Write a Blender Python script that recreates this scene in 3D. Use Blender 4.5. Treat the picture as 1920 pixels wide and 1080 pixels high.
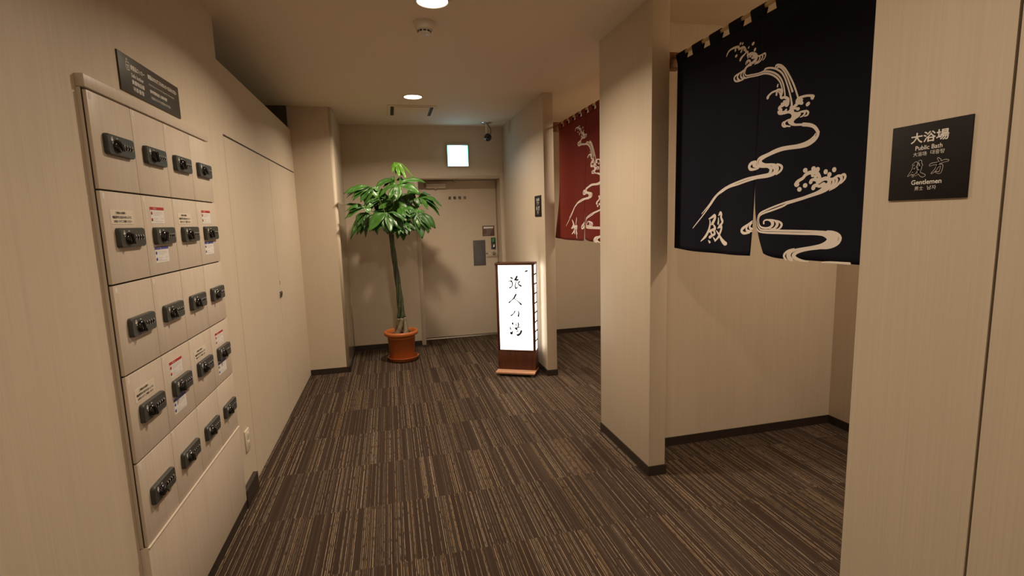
import bpy, bmesh, math, random
from mathutils import Vector, Matrix

# ------------------------------------------------------------------ scene clear
for o in list(bpy.data.objects):
    bpy.data.objects.remove(o)
SC = bpy.context.scene
COL = SC.collection

# ------------------------------------------------------------------ camera (17.7 mm wide angle, 1.5 m high, slight roll)
cam_data = bpy.data.cameras.new('camera')
cam_data.sensor_width = 36.0
cam_data.lens = 944.288 * 36.0 / 1920.0
cam_data.clip_start = 0.02
cam = bpy.data.objects.new('camera', cam_data)
COL.objects.link(cam)
def rot(y, p, r):
    Rz = Matrix.Rotation(y, 3, 'Z'); Rx = Matrix.Rotation(p, 3, 'X'); Ry = Matrix.Rotation(r, 3, 'Y')
    return Rz @ Rx @ Ry
_R = rot(math.radians(-13.4602), math.radians(-7.7338), math.radians(1.6820))
_right, _fwd, _up = _R.col[0].copy(), _R.col[1].copy(), _R.col[2].copy()
_M = Matrix((( _right.x, _up.x, -_fwd.x), (_right.y, _up.y, -_fwd.y), (_right.z, _up.z, -_fwd.z)))
cam.matrix_world = Matrix.Translation((0, 0, 1.5)) @ _M.to_4x4()
SC.camera = cam

# ------------------------------------------------------------------ world and exposure
world = bpy.data.worlds.new('world'); SC.world = world
world.use_nodes = True
world.node_tree.nodes['Background'].inputs[0].default_value = (0.9, 0.8, 0.65, 1)
world.node_tree.nodes['Background'].inputs[1].default_value = 0.0
SC.view_settings.view_transform = 'Standard'
SC.view_settings.look = 'None'
SC.view_settings.exposure = 0.0
SC.view_settings.gamma = 1.0
SC.view_settings.use_curve_mapping = False

# lamps: (x, y, watts) of the ceiling downlights; colour of their light
LIGHT_COLOR = (1.0, 0.835, 0.635)
DOWNLIGHTS = [(0.285, 2.75, 28.5), (0.280, 4.765, 26.5), (0.290, 0.73, 10.5), (0.295, -1.29, 17.0)]
ALCOVE_LIGHTS = [(2.52, 1.42, 18.0), (2.30, 4.30, 26.0)]

# ------------------------------------------------------------------ measured positions (metres)
ZC = 2.616                       # ceiling
XL = -0.847                      # left wall
XLF = -0.824                     # locker fronts
XP, XP2, YP, YP2 = 1.383, 1.4855, 2.500, 3.180    # free-standing wall end between the two entrances
XF, XF2, YF = 1.4026, 1.498, 4.4815               # wall end beside the red curtain
YB = 6.155                       # back wall
YC, XC = 5.262, -0.473           # column
YA, XA = 2.8137, 2.963           # alcove back wall, alcove side wall
XR, YR, YS = 1.2258, 1.0936, 0.780
YBACK = -2.4
XN = 1.545                       # curtain plane
BB = 0.058

# ------------------------------------------------------------------ materials
def new_mat(name):
    m = bpy.data.materials.new(name); m.use_nodes = True
    nt = m.node_tree
    return m, nt, nt.nodes['Principled BSDF']
def L(nt, a, b): nt.links.new(a, b)
def simple(name, col, rough=0.5, metal=0.0, spec=0.5, noise=0.0, nscale=30.0):
    m, nt, b = new_mat(name)
    b.inputs['Base Color'].default_value = (*col, 1)
    b.inputs['Roughness'].default_value = rough
    b.inputs['Metallic'].default_value = metal
    b.inputs['Specular IOR Level'].default_value = spec
    if noise > 0:
        tc = nt.nodes.new('ShaderNodeTexCoord')
        n = nt.nodes.new('ShaderNodeTexNoise'); n.inputs['Scale'].default_value = nscale; n.inputs['Detail'].default_value = 4
        L(nt, tc.outputs['Object'], n.inputs['Vector'])
        r = nt.nodes.new('ShaderNodeValToRGB')
        r.color_ramp.elements[0].position = 0.3; r.color_ramp.elements[1].position = 0.7
        r.color_ramp.elements[0].color = (*[c*(1-noise) for c in col], 1)
        r.color_ramp.elements[1].color = (*[min(1, c*(1+noise)) for c in col], 1)
        L(nt, n.outputs['Fac'], r.inputs['Fac']); L(nt, r.outputs['Color'], b.inputs['Base Color'])
    return m
def grain(name, col, amp=0.048, fine=200.0, along=2.0, rough=0.55, spec=0.35, bump=0.0, coords='Position', broad=0.018):
    """vertical fine-lined wood-print wall covering"""
    m, nt, b = new_mat(name)
    if coords == 'Position':
        g = nt.nodes.new('ShaderNodeNewGeometry'); src = g.outputs['Position']
    else:
        g = nt.nodes.new('ShaderNodeTexCoord'); src = g.outputs['Object']
    mp = nt.nodes.new('ShaderNodeMapping'); mp.inputs['Scale'].default_value = (fine, fine, along)
    L(nt, src, mp.inputs['Vector'])
    n = nt.nodes.new('ShaderNodeTexNoise'); n.inputs['Scale'].default_value = 1.0; n.inputs['Detail'].default_value = 3.0; n.inputs['Roughness'].default_value = 0.6
    L(nt, mp.outputs['Vector'], n.inputs['Vector'])
    mp2 = nt.nodes.new('ShaderNodeMapping'); mp2.inputs['Scale'].default_value = (fine*0.12, fine*0.12, along*0.35)
    L(nt, src, mp2.inputs['Vector'])
    n2 = nt.nodes.new('ShaderNodeTexNoise'); n2.inputs['Scale'].default_value = 1.0; n2.inputs['Detail'].default_value = 2.0
    L(nt, mp2.outputs['Vector'], n2.inputs['Vector'])
    a1 = nt.nodes.new('ShaderNodeMapRange'); a1.inputs[1].default_value = 0.3; a1.inputs[2].default_value = 0.7; a1.inputs[3].default_value = 1-amp; a1.inputs[4].default_value = 1+amp
    L(nt, n.outputs['Fac'], a1.inputs[0])
    a2 = nt.nodes.new('ShaderNodeMapRange'); a2.inputs[1].default_value = 0.3; a2.inputs[2].default_value = 0.7; a2.inputs[3].default_value = 1-broad; a2.inputs[4].default_value = 1+broad
    L(nt, n2.outputs['Fac'], a2.inputs[0])
    mu = nt.nodes.new('ShaderNodeMath'); mu.operation = 'MULTIPLY'; L(nt, a1.outputs[0], mu.inputs[0]); L(nt, a2.outputs[0], mu.inputs[1])
    vm = nt.nodes.new('ShaderNodeVectorMath'); vm.operation = 'SCALE'; vm.inputs[0].default_value = col; L(nt, mu.outputs[0], vm.inputs['Scale'])
    L(nt, vm.outputs['Vector'], b.inputs['Base Color'])
    b.inputs['Roughness'].default_value = rough; b.inputs['Specular IOR Level'].default_value = spec
    if bump > 0:
        bp = nt.nodes.new('ShaderNodeBump'); bp.inputs['Strength'].default_value = bump; bp.inputs['Distance'].default_value = 0.002
        L(nt, n.outputs['Fac'], bp.inputs['Height']); L(nt, bp.outputs['Normal'], b.inputs['Normal'])
    return m
def emit(name, col, strength, rough=0.4):
    m, nt, b = new_mat(name)
    b.inputs['Base Color'].default_value = (0.8, 0.8, 0.78, 1)
    b.inputs['Emission Color'].default_value = (*col, 1)
    b.inputs['Emission Strength'].default_value = strength
    b.inputs['Roughness'].default_value = rough
    return m

WALL = (0.60, 0.50, 0.385)
M = {}
M['wall'] = grain('wall_covering', WALL)
M['cavity_shade'] = simple('cavity_shade_board', (0.085, 0.068, 0.05), 0.85)  # dark colour paints in the shade of the recess above the closet
M['wall_end'] = grain('wall_covering_plain', WALL, amp=0.025, fine=150, broad=0.008)
M['ceiling'] = simple('ceiling_paint', (0.73, 0.62, 0.48), 0.75, spec=0.2, noise=0.015, nscale=60)
M['panel'] = grain('locker_laminate', (0.61, 0.51, 0.415), amp=0.06, fine=110, along=3.0, rough=0.42, spec=0.4)
M['panel_gap'] = simple('dark_gap', (0.035, 0.022, 0.014), 0.8)
M['baseboard'] = simple('dark_baseboard', (0.030, 0.020, 0.015), 0.5, noise=0.15)
M['door'] = simple('door_paint', (0.56, 0.455, 0.34), 0.45, noise=0.02, nscale=8)
M['frame'] = simple('door_frame_paint', (0.53, 0.43, 0.32), 0.45)
M['steel'] = simple('brushed_steel', (0.62, 0.58, 0.52), 0.28, 1.0)
M['guard'] = simple('corner_guard_steel', (0.60, 0.53, 0.43), 0.22, 0.85)
M['chrome'] = simple('chrome', (0.75, 0.73, 0.70), 0.15, 1.0)
M['lock'] = simple('lock_case', (0.050, 0.049, 0.042), 0.42)
M['knob'] = simple('black_knob', (0.008, 0.008, 0.009), 0.12, spec=0.7)
M['white_mark'] = simple('white_marking', (0.75, 0.72, 0.68), 0.5)
M['black'] = simple('black_plastic', (0.012, 0.012, 0.013), 0.35)
M['ink'] = simple('black_ink', (0.025, 0.02, 0.018), 0.6)
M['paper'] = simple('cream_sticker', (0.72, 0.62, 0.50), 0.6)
M['card'] = simple('white_sticker', (0.74, 0.70, 0.66), 0.5)
M['red_print'] = simple('red_print', (0.42, 0.015, 0.02), 0.5)
M['blue_print'] = simple('blue_print', (0.055, 0.05, 0.32), 0.5)
M['grey_print'] = simple('grey_print', (0.38, 0.33, 0.30), 0.6)
M['clear_tag'] = simple('clear_tag', (0.80, 0.74, 0.66), 0.2)
M['sign_black'] = simple('black_sign_plate', (0.013, 0.010, 0.009), 0.6, spec=0.25)
M['sign_brown'] = simple('dark_sign_plate', (0.050, 0.038, 0.028), 0.45)
M['sign_white'] = simple('sign_lettering', (0.78, 0.72, 0.66), 0.5)
M['sign_grey'] = simple('sign_lettering_grey', (0.50, 0.45, 0.40), 0.5)
M['outlet'] = simple('ivory_outlet', (0.70, 0.62, 0.50), 0.35)
M['off_white'] = simple('off_white_plastic', (0.66, 0.58, 0.47), 0.4)
M['slot'] = simple('dark_slot', (0.02, 0.014, 0.01), 0.7)
M['navy'] = simple('navy_cloth', (0.0085, 0.0085, 0.016), 0.85, spec=0.15, noise=0.12, nscale=300)
M['red'] = simple('red_cloth', (0.175, 0.022, 0.014), 0.85, spec=0.15, noise=0.10, nscale=300)
M['cloth_white'] = simple('cloth_white_dye', (0.88, 0.78, 0.70), 0.85, spec=0.15)
M['bamboo'] = simple('pale_bamboo', (0.50, 0.36, 0.17), 0.4, noise=0.12, nscale=20)
M['bracket'] = simple('brown_wood_bracket', (0.20, 0.085, 0.035), 0.5, noise=0.2, nscale=40)
M['terracotta'] = simple('terracotta', (0.47, 0.135, 0.035), 0.45, noise=0.06, nscale=14)
M['soil'] = simple('soil', (0.03, 0.018, 0.01), 0.95, noise=0.4, nscale=90)
M['bark'] = simple('green_bark', (0.045, 0.058, 0.026), 0.55, noise=0.45, nscale=45)
M['bark_base'] = simple('grey_bark', (0.17, 0.135, 0.085), 0.6, noise=0.4, nscale=60)
M['leaf'] = simple('leaf_green', (0.020, 0.072, 0.010), 0.40, noise=0.30, nscale=9)
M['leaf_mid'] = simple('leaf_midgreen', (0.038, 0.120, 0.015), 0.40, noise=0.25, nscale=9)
M['leaf_young'] = simple('leaf_young', (0.12, 0.30, 0.028), 0.33, noise=0.2, nscale=9)
M['petiole'] = simple('petiole_green', (0.15, 0.24, 0.05), 0.45)
M['lamp_wood'] = grain('lamp_wood', (0.095, 0.032, 0.015), amp=0.22, fine=70, along=3, rough=0.4, coords='Object', broad=0.1)
M['lamp_wood_light'] = grain('lamp_wood_ledge', (0.62, 0.33, 0.20), amp=0.08, fine=60, along=40, rough=0.4, coords='Object')
M['lattice'] = simple('dark_lattice', (0.02, 0.016, 0.012), 0.6)
M['lamp_paper'] = emit('lit_paper', (1.0, 0.955, 0.88), 2.2)
M['lamp_paper_side'] = emit('lit_paper_side', (1.0, 0.95, 0.86), 3.6)
M['lamp_ink'] = simple('ink_on_lit_paper', (0.02, 0.02, 0.02), 0.7)
M['lamp_print'] = emit('faint_print_on_lit_paper', (0.9, 0.86, 0.82), 0.70)
M['diffuser'] = emit('downlight_diffuser', (1.0, 0.90, 0.72), 9.0)
M['green'] = simple('green_cover', (0.03, 0.22, 0.06), 0.3)
M['grey_plate'] = simple('grey_plate', (0.090, 0.080, 0.078), 0.45)
M['plaque'] = simple('brown_plaque', (0.12, 0.060, 0.045), 0.45)

def exit_mat():
    m, nt, b = new_mat('exit_sign_face')
    tc = nt.nodes.new('ShaderNodeTexCoord'); sp = nt.nodes.new('ShaderNodeSeparateXYZ'); L(nt, tc.outputs['Object'], sp.inputs[0])
    ab = nt.nodes.new('ShaderNodeMath'); ab.operation = 'ABSOLUTE'; L(nt, sp.outputs['X'], ab.inputs[0])
    r = nt.nodes.new('ShaderNodeValToRGB')
    r.color_ramp.elements[0].position = 0.045; r.color_ramp.elements[0].color = (0.44, 0.68, 0.98, 1)
    r.color_ramp.elements[1].position = 0.105; r.color_ramp.elements[1].color = (0.12, 0.62, 0.62, 1)
    L(nt, ab.outputs[0], r.inputs['Fac']); L(nt, r.outputs['Color'], b.inputs['Emission Color'])
    b.inputs['Emission Strength'].default_value = 6.0
    b.inputs['Base Color'].default_value = (0.7, 0.8, 0.78, 1)
    return m
M['exit'] = exit_mat()

def carpet_mat():
    m, nt, b = new_mat('striped_carpet_tiles')
    N = nt.nodes.new
    def math_(op, a, bb=None, c=None):
        n = N('ShaderNodeMath'); n.operation = op
        for i, v in enumerate((a, bb, c)):
            if v is None: continue
            if isinstance(v, (int, float)): n.inputs[i].default_value = v
            else: L(nt, v, n.inputs[i])
        return n.outputs[0]
    g = N('ShaderNodeNewGeometry'); sp = N('ShaderNodeSeparateXYZ'); L(nt, g.outputs['Position'], sp.inputs[0])
    X, Y = sp.outputs['X'], sp.outputs['Y']
    ty = math_('FLOOR', math_('MULTIPLY', math_('ADD', Y, 9.87), 2.0))
    half = math_('MULTIPLY', math_('MODULO', ty, 2.0), 0.25)
    tx = math_('FLOOR', math_('MULTIPLY', math_('ADD', math_('ADD', X, 10.1), half), 2.0))
    # slight sideways wander of every yarn
    nw = N('ShaderNodeTexNoise'); nw.inputs['Scale'].default_value = 90; nw.inputs['Detail'].default_value = 2
    L(nt, g.outputs['Position'], nw.inputs['Vector'])
    xw = math_('ADD', X, math_('MULTIPLY', math_('SUBTRACT', nw.outputs['Fac'], 0.5), 0.0014))
    def stripes(width, seed):
        c = N('ShaderNodeCombineXYZ')
        L(nt, math_('FLOOR', math_('MULTIPLY', math_('ADD', xw, 10.0), 1.0/width)), c.inputs[0])
        L(nt, math_('ADD', math_('MULTIPLY', ty, 7.31), seed), c.inputs[1]); L(nt, math_('MULTIPLY', tx, 3.17), c.inputs[2])
        w = N('ShaderNodeTexWhiteNoise'); w.noise_dimensions = '3D'; L(nt, c.outputs[0], w.inputs['Vector'])
        return w.outputs['Value']
    def ramp(fac, stops):
        r = N('ShaderNodeValToRGB'); r.color_ramp.interpolation = 'CONSTANT'
        e = r.color_ramp.elements
        while len(e) < len(stops): e.new(0.5)
        for el, (p, c) in zip(e, stops): el.position = p; el.color = (*c, 1)
        L(nt, fac, r.inputs['Fac']); return r.outputs['Color']
    broad = ramp(stripes(0.0048, 0.0), [(0.0, (0.042, 0.027, 0.019)), (0.40, (0.049, 0.033, 0.024)), (0.70, (0.058, 0.040, 0.030)), (0.88, (0.050, 0.029, 0.020))])
    # one light yarn in most 9 mm steps, at a slightly different place and strength each time
    def cell_rand(seed):
        c = N('ShaderNodeCombineXYZ')
        L(nt, math_('FLOOR', math_('MULTIPLY', math_('ADD', xw, 10.0), 1.0/0.0085)), c.inputs[0])
        L(nt, math_('ADD', math_('MULTIPLY', ty, 7.31), seed), c.inputs[1]); L(nt, math_('MULTIPLY', tx, 3.17), c.inputs[2])
        w = N('ShaderNodeTexWhiteNoise'); w.noise_dimensions = '3D'; L(nt, c.outputs[0], w.inputs['Vector'])
        return w.outputs['Value']
    fr = math_('FRACT', math_('MULTIPLY', math_('ADD', xw, 10.0), 1.0/0.0085))
    off = math_('MULTIPLY', cell_rand(41.0), 0.6)
    pick = math_('MULTIPLY', math_('GREATER_THAN', fr, off), math_('LESS_THAN', fr, math_('ADD', off, 0.36)))
    pick = math_('MULTIPLY', pick, math_('GREATER_THAN', cell_rand(57.0), 0.42))
    # broken yarns: the light thread dips under the pile here and there
    mp = N('ShaderNodeMapping'); mp.inputs['Scale'].default_value = (330, 22, 1); L(nt, g.outputs['Position'], mp.inputs['Vector'])
    nb = N('ShaderNodeTexNoise'); nb.inputs['Scale'].default_value = 1.0; nb.inputs['Detail'].default_value = 2; L(nt, mp.outputs[0], nb.inputs['Vector'])
    pick = math_('MULTIPLY', pick, math_('GREATER_THAN', nb.outputs['Fac'], 0.42))
    lightc = ramp(cell_rand(83.0), [(0.0, (0.12, 0.086, 0.060)), (0.34, (0.195, 0.145, 0.102)), (0.66, (0.29, 0.215, 0.150)), (0.86, (0.23, 0.15, 0.078))])
    mx = N('ShaderNodeMix'); mx.data_type = 'RGBA'; L(nt, pick, mx.inputs['Factor']); L(nt, broad, mx.inputs['A']); L(nt, lightc, mx.inputs['B'])
    # tile to tile shade and pile mottling
    c = N('ShaderNodeCombineXYZ'); L(nt, tx, c.inputs[0]); L(nt, ty, c.inputs[1])
    w = N('ShaderNodeTexWhiteNoise'); w.noise_dimensions = '2D'; L(nt, c.outputs[0], w.inputs['Vector'])
    np_ = N('ShaderNodeTexNoise'); np_.inputs['Scale'].default_value = 420; np_.inputs['Detail'].default_value = 2; L(nt, g.outputs['Position'], np_.inputs['Vector'])
    k = math_('MULTIPLY', math_('ADD', math_('MULTIPLY', w.outputs['Value'], 0.16), 0.92), math_('ADD', math_('MULTIPLY', np_.outputs['Fac'], 0.9), 0.55))
    vm = N('ShaderNodeVectorMath'); vm.operation = 'SCALE'; L(nt, mx.outputs['Result'], vm.inputs[0]); L(nt, k, vm.inputs['Scale'])
    L(nt, vm.outputs['Vector'], b.inputs['Base Color'])
    b.inputs['Roughness'].default_value = 0.95; b.inputs['Specular IOR Level'].default_value = 0.1
    bp = N('ShaderNodeBump'); bp.inputs['Strength'].default_value = 0.35; bp.inputs['Distance'].default_value = 0.003
    L(nt, np_.outputs['Fac'], bp.inputs['Height']); L(nt, bp.outputs['Normal'], b.inputs['Normal'])
    return m
M['carpet'] = carpet_mat()

# ------------------------------------------------------------------ mesh helpers
class MB:
    """collects shapes into one mesh; every shape may take its own material slot"""
    def __init__(self): self.bm = bmesh.new()
    def box(self, x0, x1, y0, y1, z0, z1, mi=0, bev=0.0, seg=2):
        t = bmesh.new()
        bmesh.ops.create_cube(t, size=1.0)
        bmesh.ops.scale(t, vec=(abs(x1-x0), abs(y1-y0), abs(z1-z0)), verts=t.verts)
        bmesh.ops.translate(t, vec=((x0+x1)/2, (y0+y1)/2, (z0+z1)/2), verts=t.verts)
        if bev > 0: bmesh.ops.bevel(t, geom=list(t.edges), offset=bev, segments=seg, affect='EDGES', profile=0.5)
        return self.take(t, mi, bev > 0)
    def take(self, t, mi=0, smooth=False):
        vm = {v: self.bm.verts.new(v.co) for v in t.verts}
        for f in t.faces:
            try:
                n = self.bm.faces.new([vm[v] for v in f.verts]); n.material_index = mi; n.smooth = smooth
            except ValueError: pass
        t.free(); return self
    def poly(self, pts, mi=0, smooth=False):
        f = self.bm.faces.new([self.bm.verts.new(p) for p in pts]); f.material_index = mi; f.smooth = smooth; return f
    def prism(self, pts2, lift, depth, mi=0):
        """closed outline (list of 2D points) lifted by function lift(u, v, d), from d=0 to d=depth"""
        n = len(pts2)
        a = [self.bm.verts.new(lift(u, v, 0.0)) for u, v in pts2]; b = [self.bm.verts.new(lift(u, v, depth)) for u, v in pts2]
        for q in (a[::-1], b):
            f = self.bm.faces.new(q); f.material_index = mi
        for i in range(n):
            f = self.bm.faces.new([a[i], a[(i+1) % n], b[(i+1) % n], b[i]]); f.material_index = mi
        return self
    def lathe(self, prof, cx=0, cy=0, n=32, mi=0, axis='Z', base=(0, 0, 0), smooth=True):
        """profile [(radius, height)...]"""
        rings = []
        bx, by, bz = base
        for r, h in prof:
            ring = []
            if r < 1e-6:
                p = {'Z': (cx, cy, h), 'X': (h, cx, cy), 'Y': (cx, h, cy)}[axis]
                ring = [self.bm.verts.new((p[0]+bx, p[1]+by, p[2]+bz))]
            else:
                for i in range(n):
                    a = 2*math.pi*i/n; u, v = r*math.cos(a), r*math.sin(a)
                    p = {'Z': (cx+u, cy+v, h), 'X': (h, cx+u, cy+v), 'Y': (cx+u, h, cy+v)}[axis]
                    ring.append(self.bm.verts.new((p[0]+bx, p[1]+by, p[2]+bz)))
            rings.append(ring)
        for A, B in zip(rings, rings[1:]):
            if len(A) == 1 and len(B) == 1: continue
            for i in range(n):
                j = (i+1) % n
                if len(A) == 1: q = [A[0], B[i], B[j]]
                elif len(B) == 1: q = [A[i], A[j], B[0]]
                else: q = [A[i], A[j], B[j], B[i]]
                try:
                    f = self.bm.faces.new(q); f.material_index = mi; f.smooth = smooth
                except ValueError: pass
        return self
    def tube(self, pts, rad, n=10, mi=0, cap=True):
        pts = [Vector(p) for p in pts]
        if not isinstance(rad, (list, tuple)): rad = [rad]*len(pts)
        up = Vector((0.13, 0.27, 1)); rings = []
        for i, p in enumerate(pts):
            d = (pts[min(i+1, len(pts)-1)] - pts[max(i-1, 0)]).normalized()
            if abs(d.dot(up.normalized())) > 0.98: up = Vector((1, 0.2, 0.1))
            s = d.cross(up).normalized(); t = s.cross(d).normalized(); up = t
            rings.append([self.bm.verts.new(p + (s*math.cos(2*math.pi*k/n) + t*math.sin(2*math.pi*k/n))*rad[i]) for k in range(n)])
        for A, B in zip(rings, rings[1:]):
            for k in range(n):
                f = self.bm.faces.new([A[k], A[(k+1) % n], B[(k+1) % n], B[k]]); f.smooth = True; f.material_index = mi
        if cap:
            for r in (rings[0][::-1], rings[-1]):
                f = self.bm.faces.new(r); f.material_index = mi
        return self
    def build(self, name, mats, parent=None, loc=(0, 0, 0)):
        me = self.mesh(name, mats)
        return link(name, me, parent, loc)
    def mesh(self, name, mats):
        bmesh.ops.recalc_face_normals(self.bm, faces=self.bm.faces)
        me = bpy.data.meshes.new(name); self.bm.to_mesh(me); self.bm.free()
        for m in (mats if isinstance(mats, (list, tuple)) else [mats]): me.materials.append(m)
        return me
def link(name, me, parent=None, loc=(0, 0, 0)):
    o = bpy.data.objects.new(name, me); COL.objects.link(o); o.location = loc
    if parent is not None: o.parent = parent
    return o
def thing(name, label, cat, loc=(0, 0, 0), rz=0.0, group=None):
    o = bpy.data.objects.new(name, None); COL.objects.link(o)
    o.location = loc; o.rotation_euler = (0, 0, rz); o.empty_display_size = 0.05
    return tag(o, label, cat, group)
def tag(o, label, cat, group=None):
    o['label'] = label; o['category'] = cat
    if group: o['group'] = group
    return o
def struct(o): o['kind'] = 'structure'; return o

# strokes: flat brush lines with rounded ends ----------------------------------
def spline(pts, k=4):
    """Catmull-Rom through (u, v, w)"""
    if len(pts) < 3: return [tuple(p) for p in pts]
    P = [pts[0]] + list(pts) + [pts[-1]]; out = []
    for i in range(1, len(P)-2):
        a, b, c, d = P[i-1], P[i], P[i+1], P[i+2]
        for s in range(k):
            t = s/k
            out.append(tuple(0.5*((2*b[j]) + (c[j]-a[j])*t + (2*a[j]-5*b[j]+4*c[j]-d[j])*t*t + (3*b[j]-a[j]-3*c[j]+d[j])*t**3) for j in range(3)))
    out.append(tuple(pts[-1])); return out
def stroke_faces(pts, k=4, grow=0.0):
    """list of convex 2D polygons"""
    P = spline(pts, k)
    P = [p for i, p in enumerate(P) if i == 0 or math.hypot(p[0]-P[i-1][0], p[1]-P[i-1][1]) > 1e-5]
    polys = []; sides = []
    for i, (u, v, w) in enumerate(P):
        a, b = P[max(i-1, 0)], P[min(i+1, len(P)-1)]
        du, dv = b[0]-a[0], b[1]-a[1]; l = math.hypot(du, dv) or 1e-9
        h = max(w, 0.0004)/2 + grow
        sides.append(((u - dv/l*h, v + du/l*h), (u + dv/l*h, v - du/l*h), math.atan2(dv, du), h))
    for A, B in zip(sides, sides[1:]): polys.append([A[0], A[1], B[1], B[0]])
    for idx, sgn in ((0, 1), (-1, -1)):
        u, v, w = P[idx]; th = sides[idx][2]; h = sides[idx][3]
        a0 = th + math.pi/2 if sgn == 1 else th - math.pi/2
        polys.append([(u + h*math.cos(a0 + math.pi*j/6), v + h*math.sin(a0 + math.pi*j/6)) for j in range(7)])
    return polys
# lettering ---------------------------------------------------------------------
_text_cache = {}
def text_shape(body, res=3):
    if body in _text_cache: return _text_cache[body]
    c = bpy.data.curves.new('lettering_curve', 'FONT'); c.body = body; c.resolution_u = res
    o = bpy.data.objects.new('lettering_curve', c); COL.objects.link(o)
    dg = bpy.context.evaluated_depsgraph_get(); dg.update()
    ev = o.evaluated_get(dg); me = ev.to_mesh()
    vs = [(v.co.x, v.co.y) for v in me.vertices]; fs = [tuple(p.vertices) for p in me.polygons]
    ev.to_mesh_clear(); bpy.data.objects.remove(o); bpy.data.curves.remove(c)
    _text_cache[body] = (vs, fs); return vs, fs
def add_text(mb, body, u0, v0, height=None, width=None, lift=None, mi=0, align='C', bold=0.0):
    """lettering centred (or left aligned) on (u0, v0); either fitted to a width or given a height"""
    vs, fs = text_shape(body)
    if not vs: return
    x0, x1 = min(v[0] for v in vs), max(v[0] for v in vs); y0, y1 = min(v[1] for v in vs), max(v[1] for v in vs)
    sy = (height/(y1-y0)) if height else width/(x1-x0)
    sx = (width/(x1-x0)) if width else sy
    ox = u0 - ((x0+x1)/2*sx if align == 'C' else x0*sx); oy = v0 - (y0+y1)/2*sy
    offs = [(0, 0)] if not bold else [(-bold, 0), (bold, 0), (0, bold), (0, -bold)]
    for k, (bx, by) in enumerate(offs):
        V = [mb.bm.verts.new(lift(ox+x*sx+bx, oy+y*sy+by, 0.00002*k)) for x, y in vs]
        for f in fs:
            try:
                q = mb.bm.faces.new([V[i] for i in f]); q.material_index = mi
            except ValueError: pass

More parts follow.
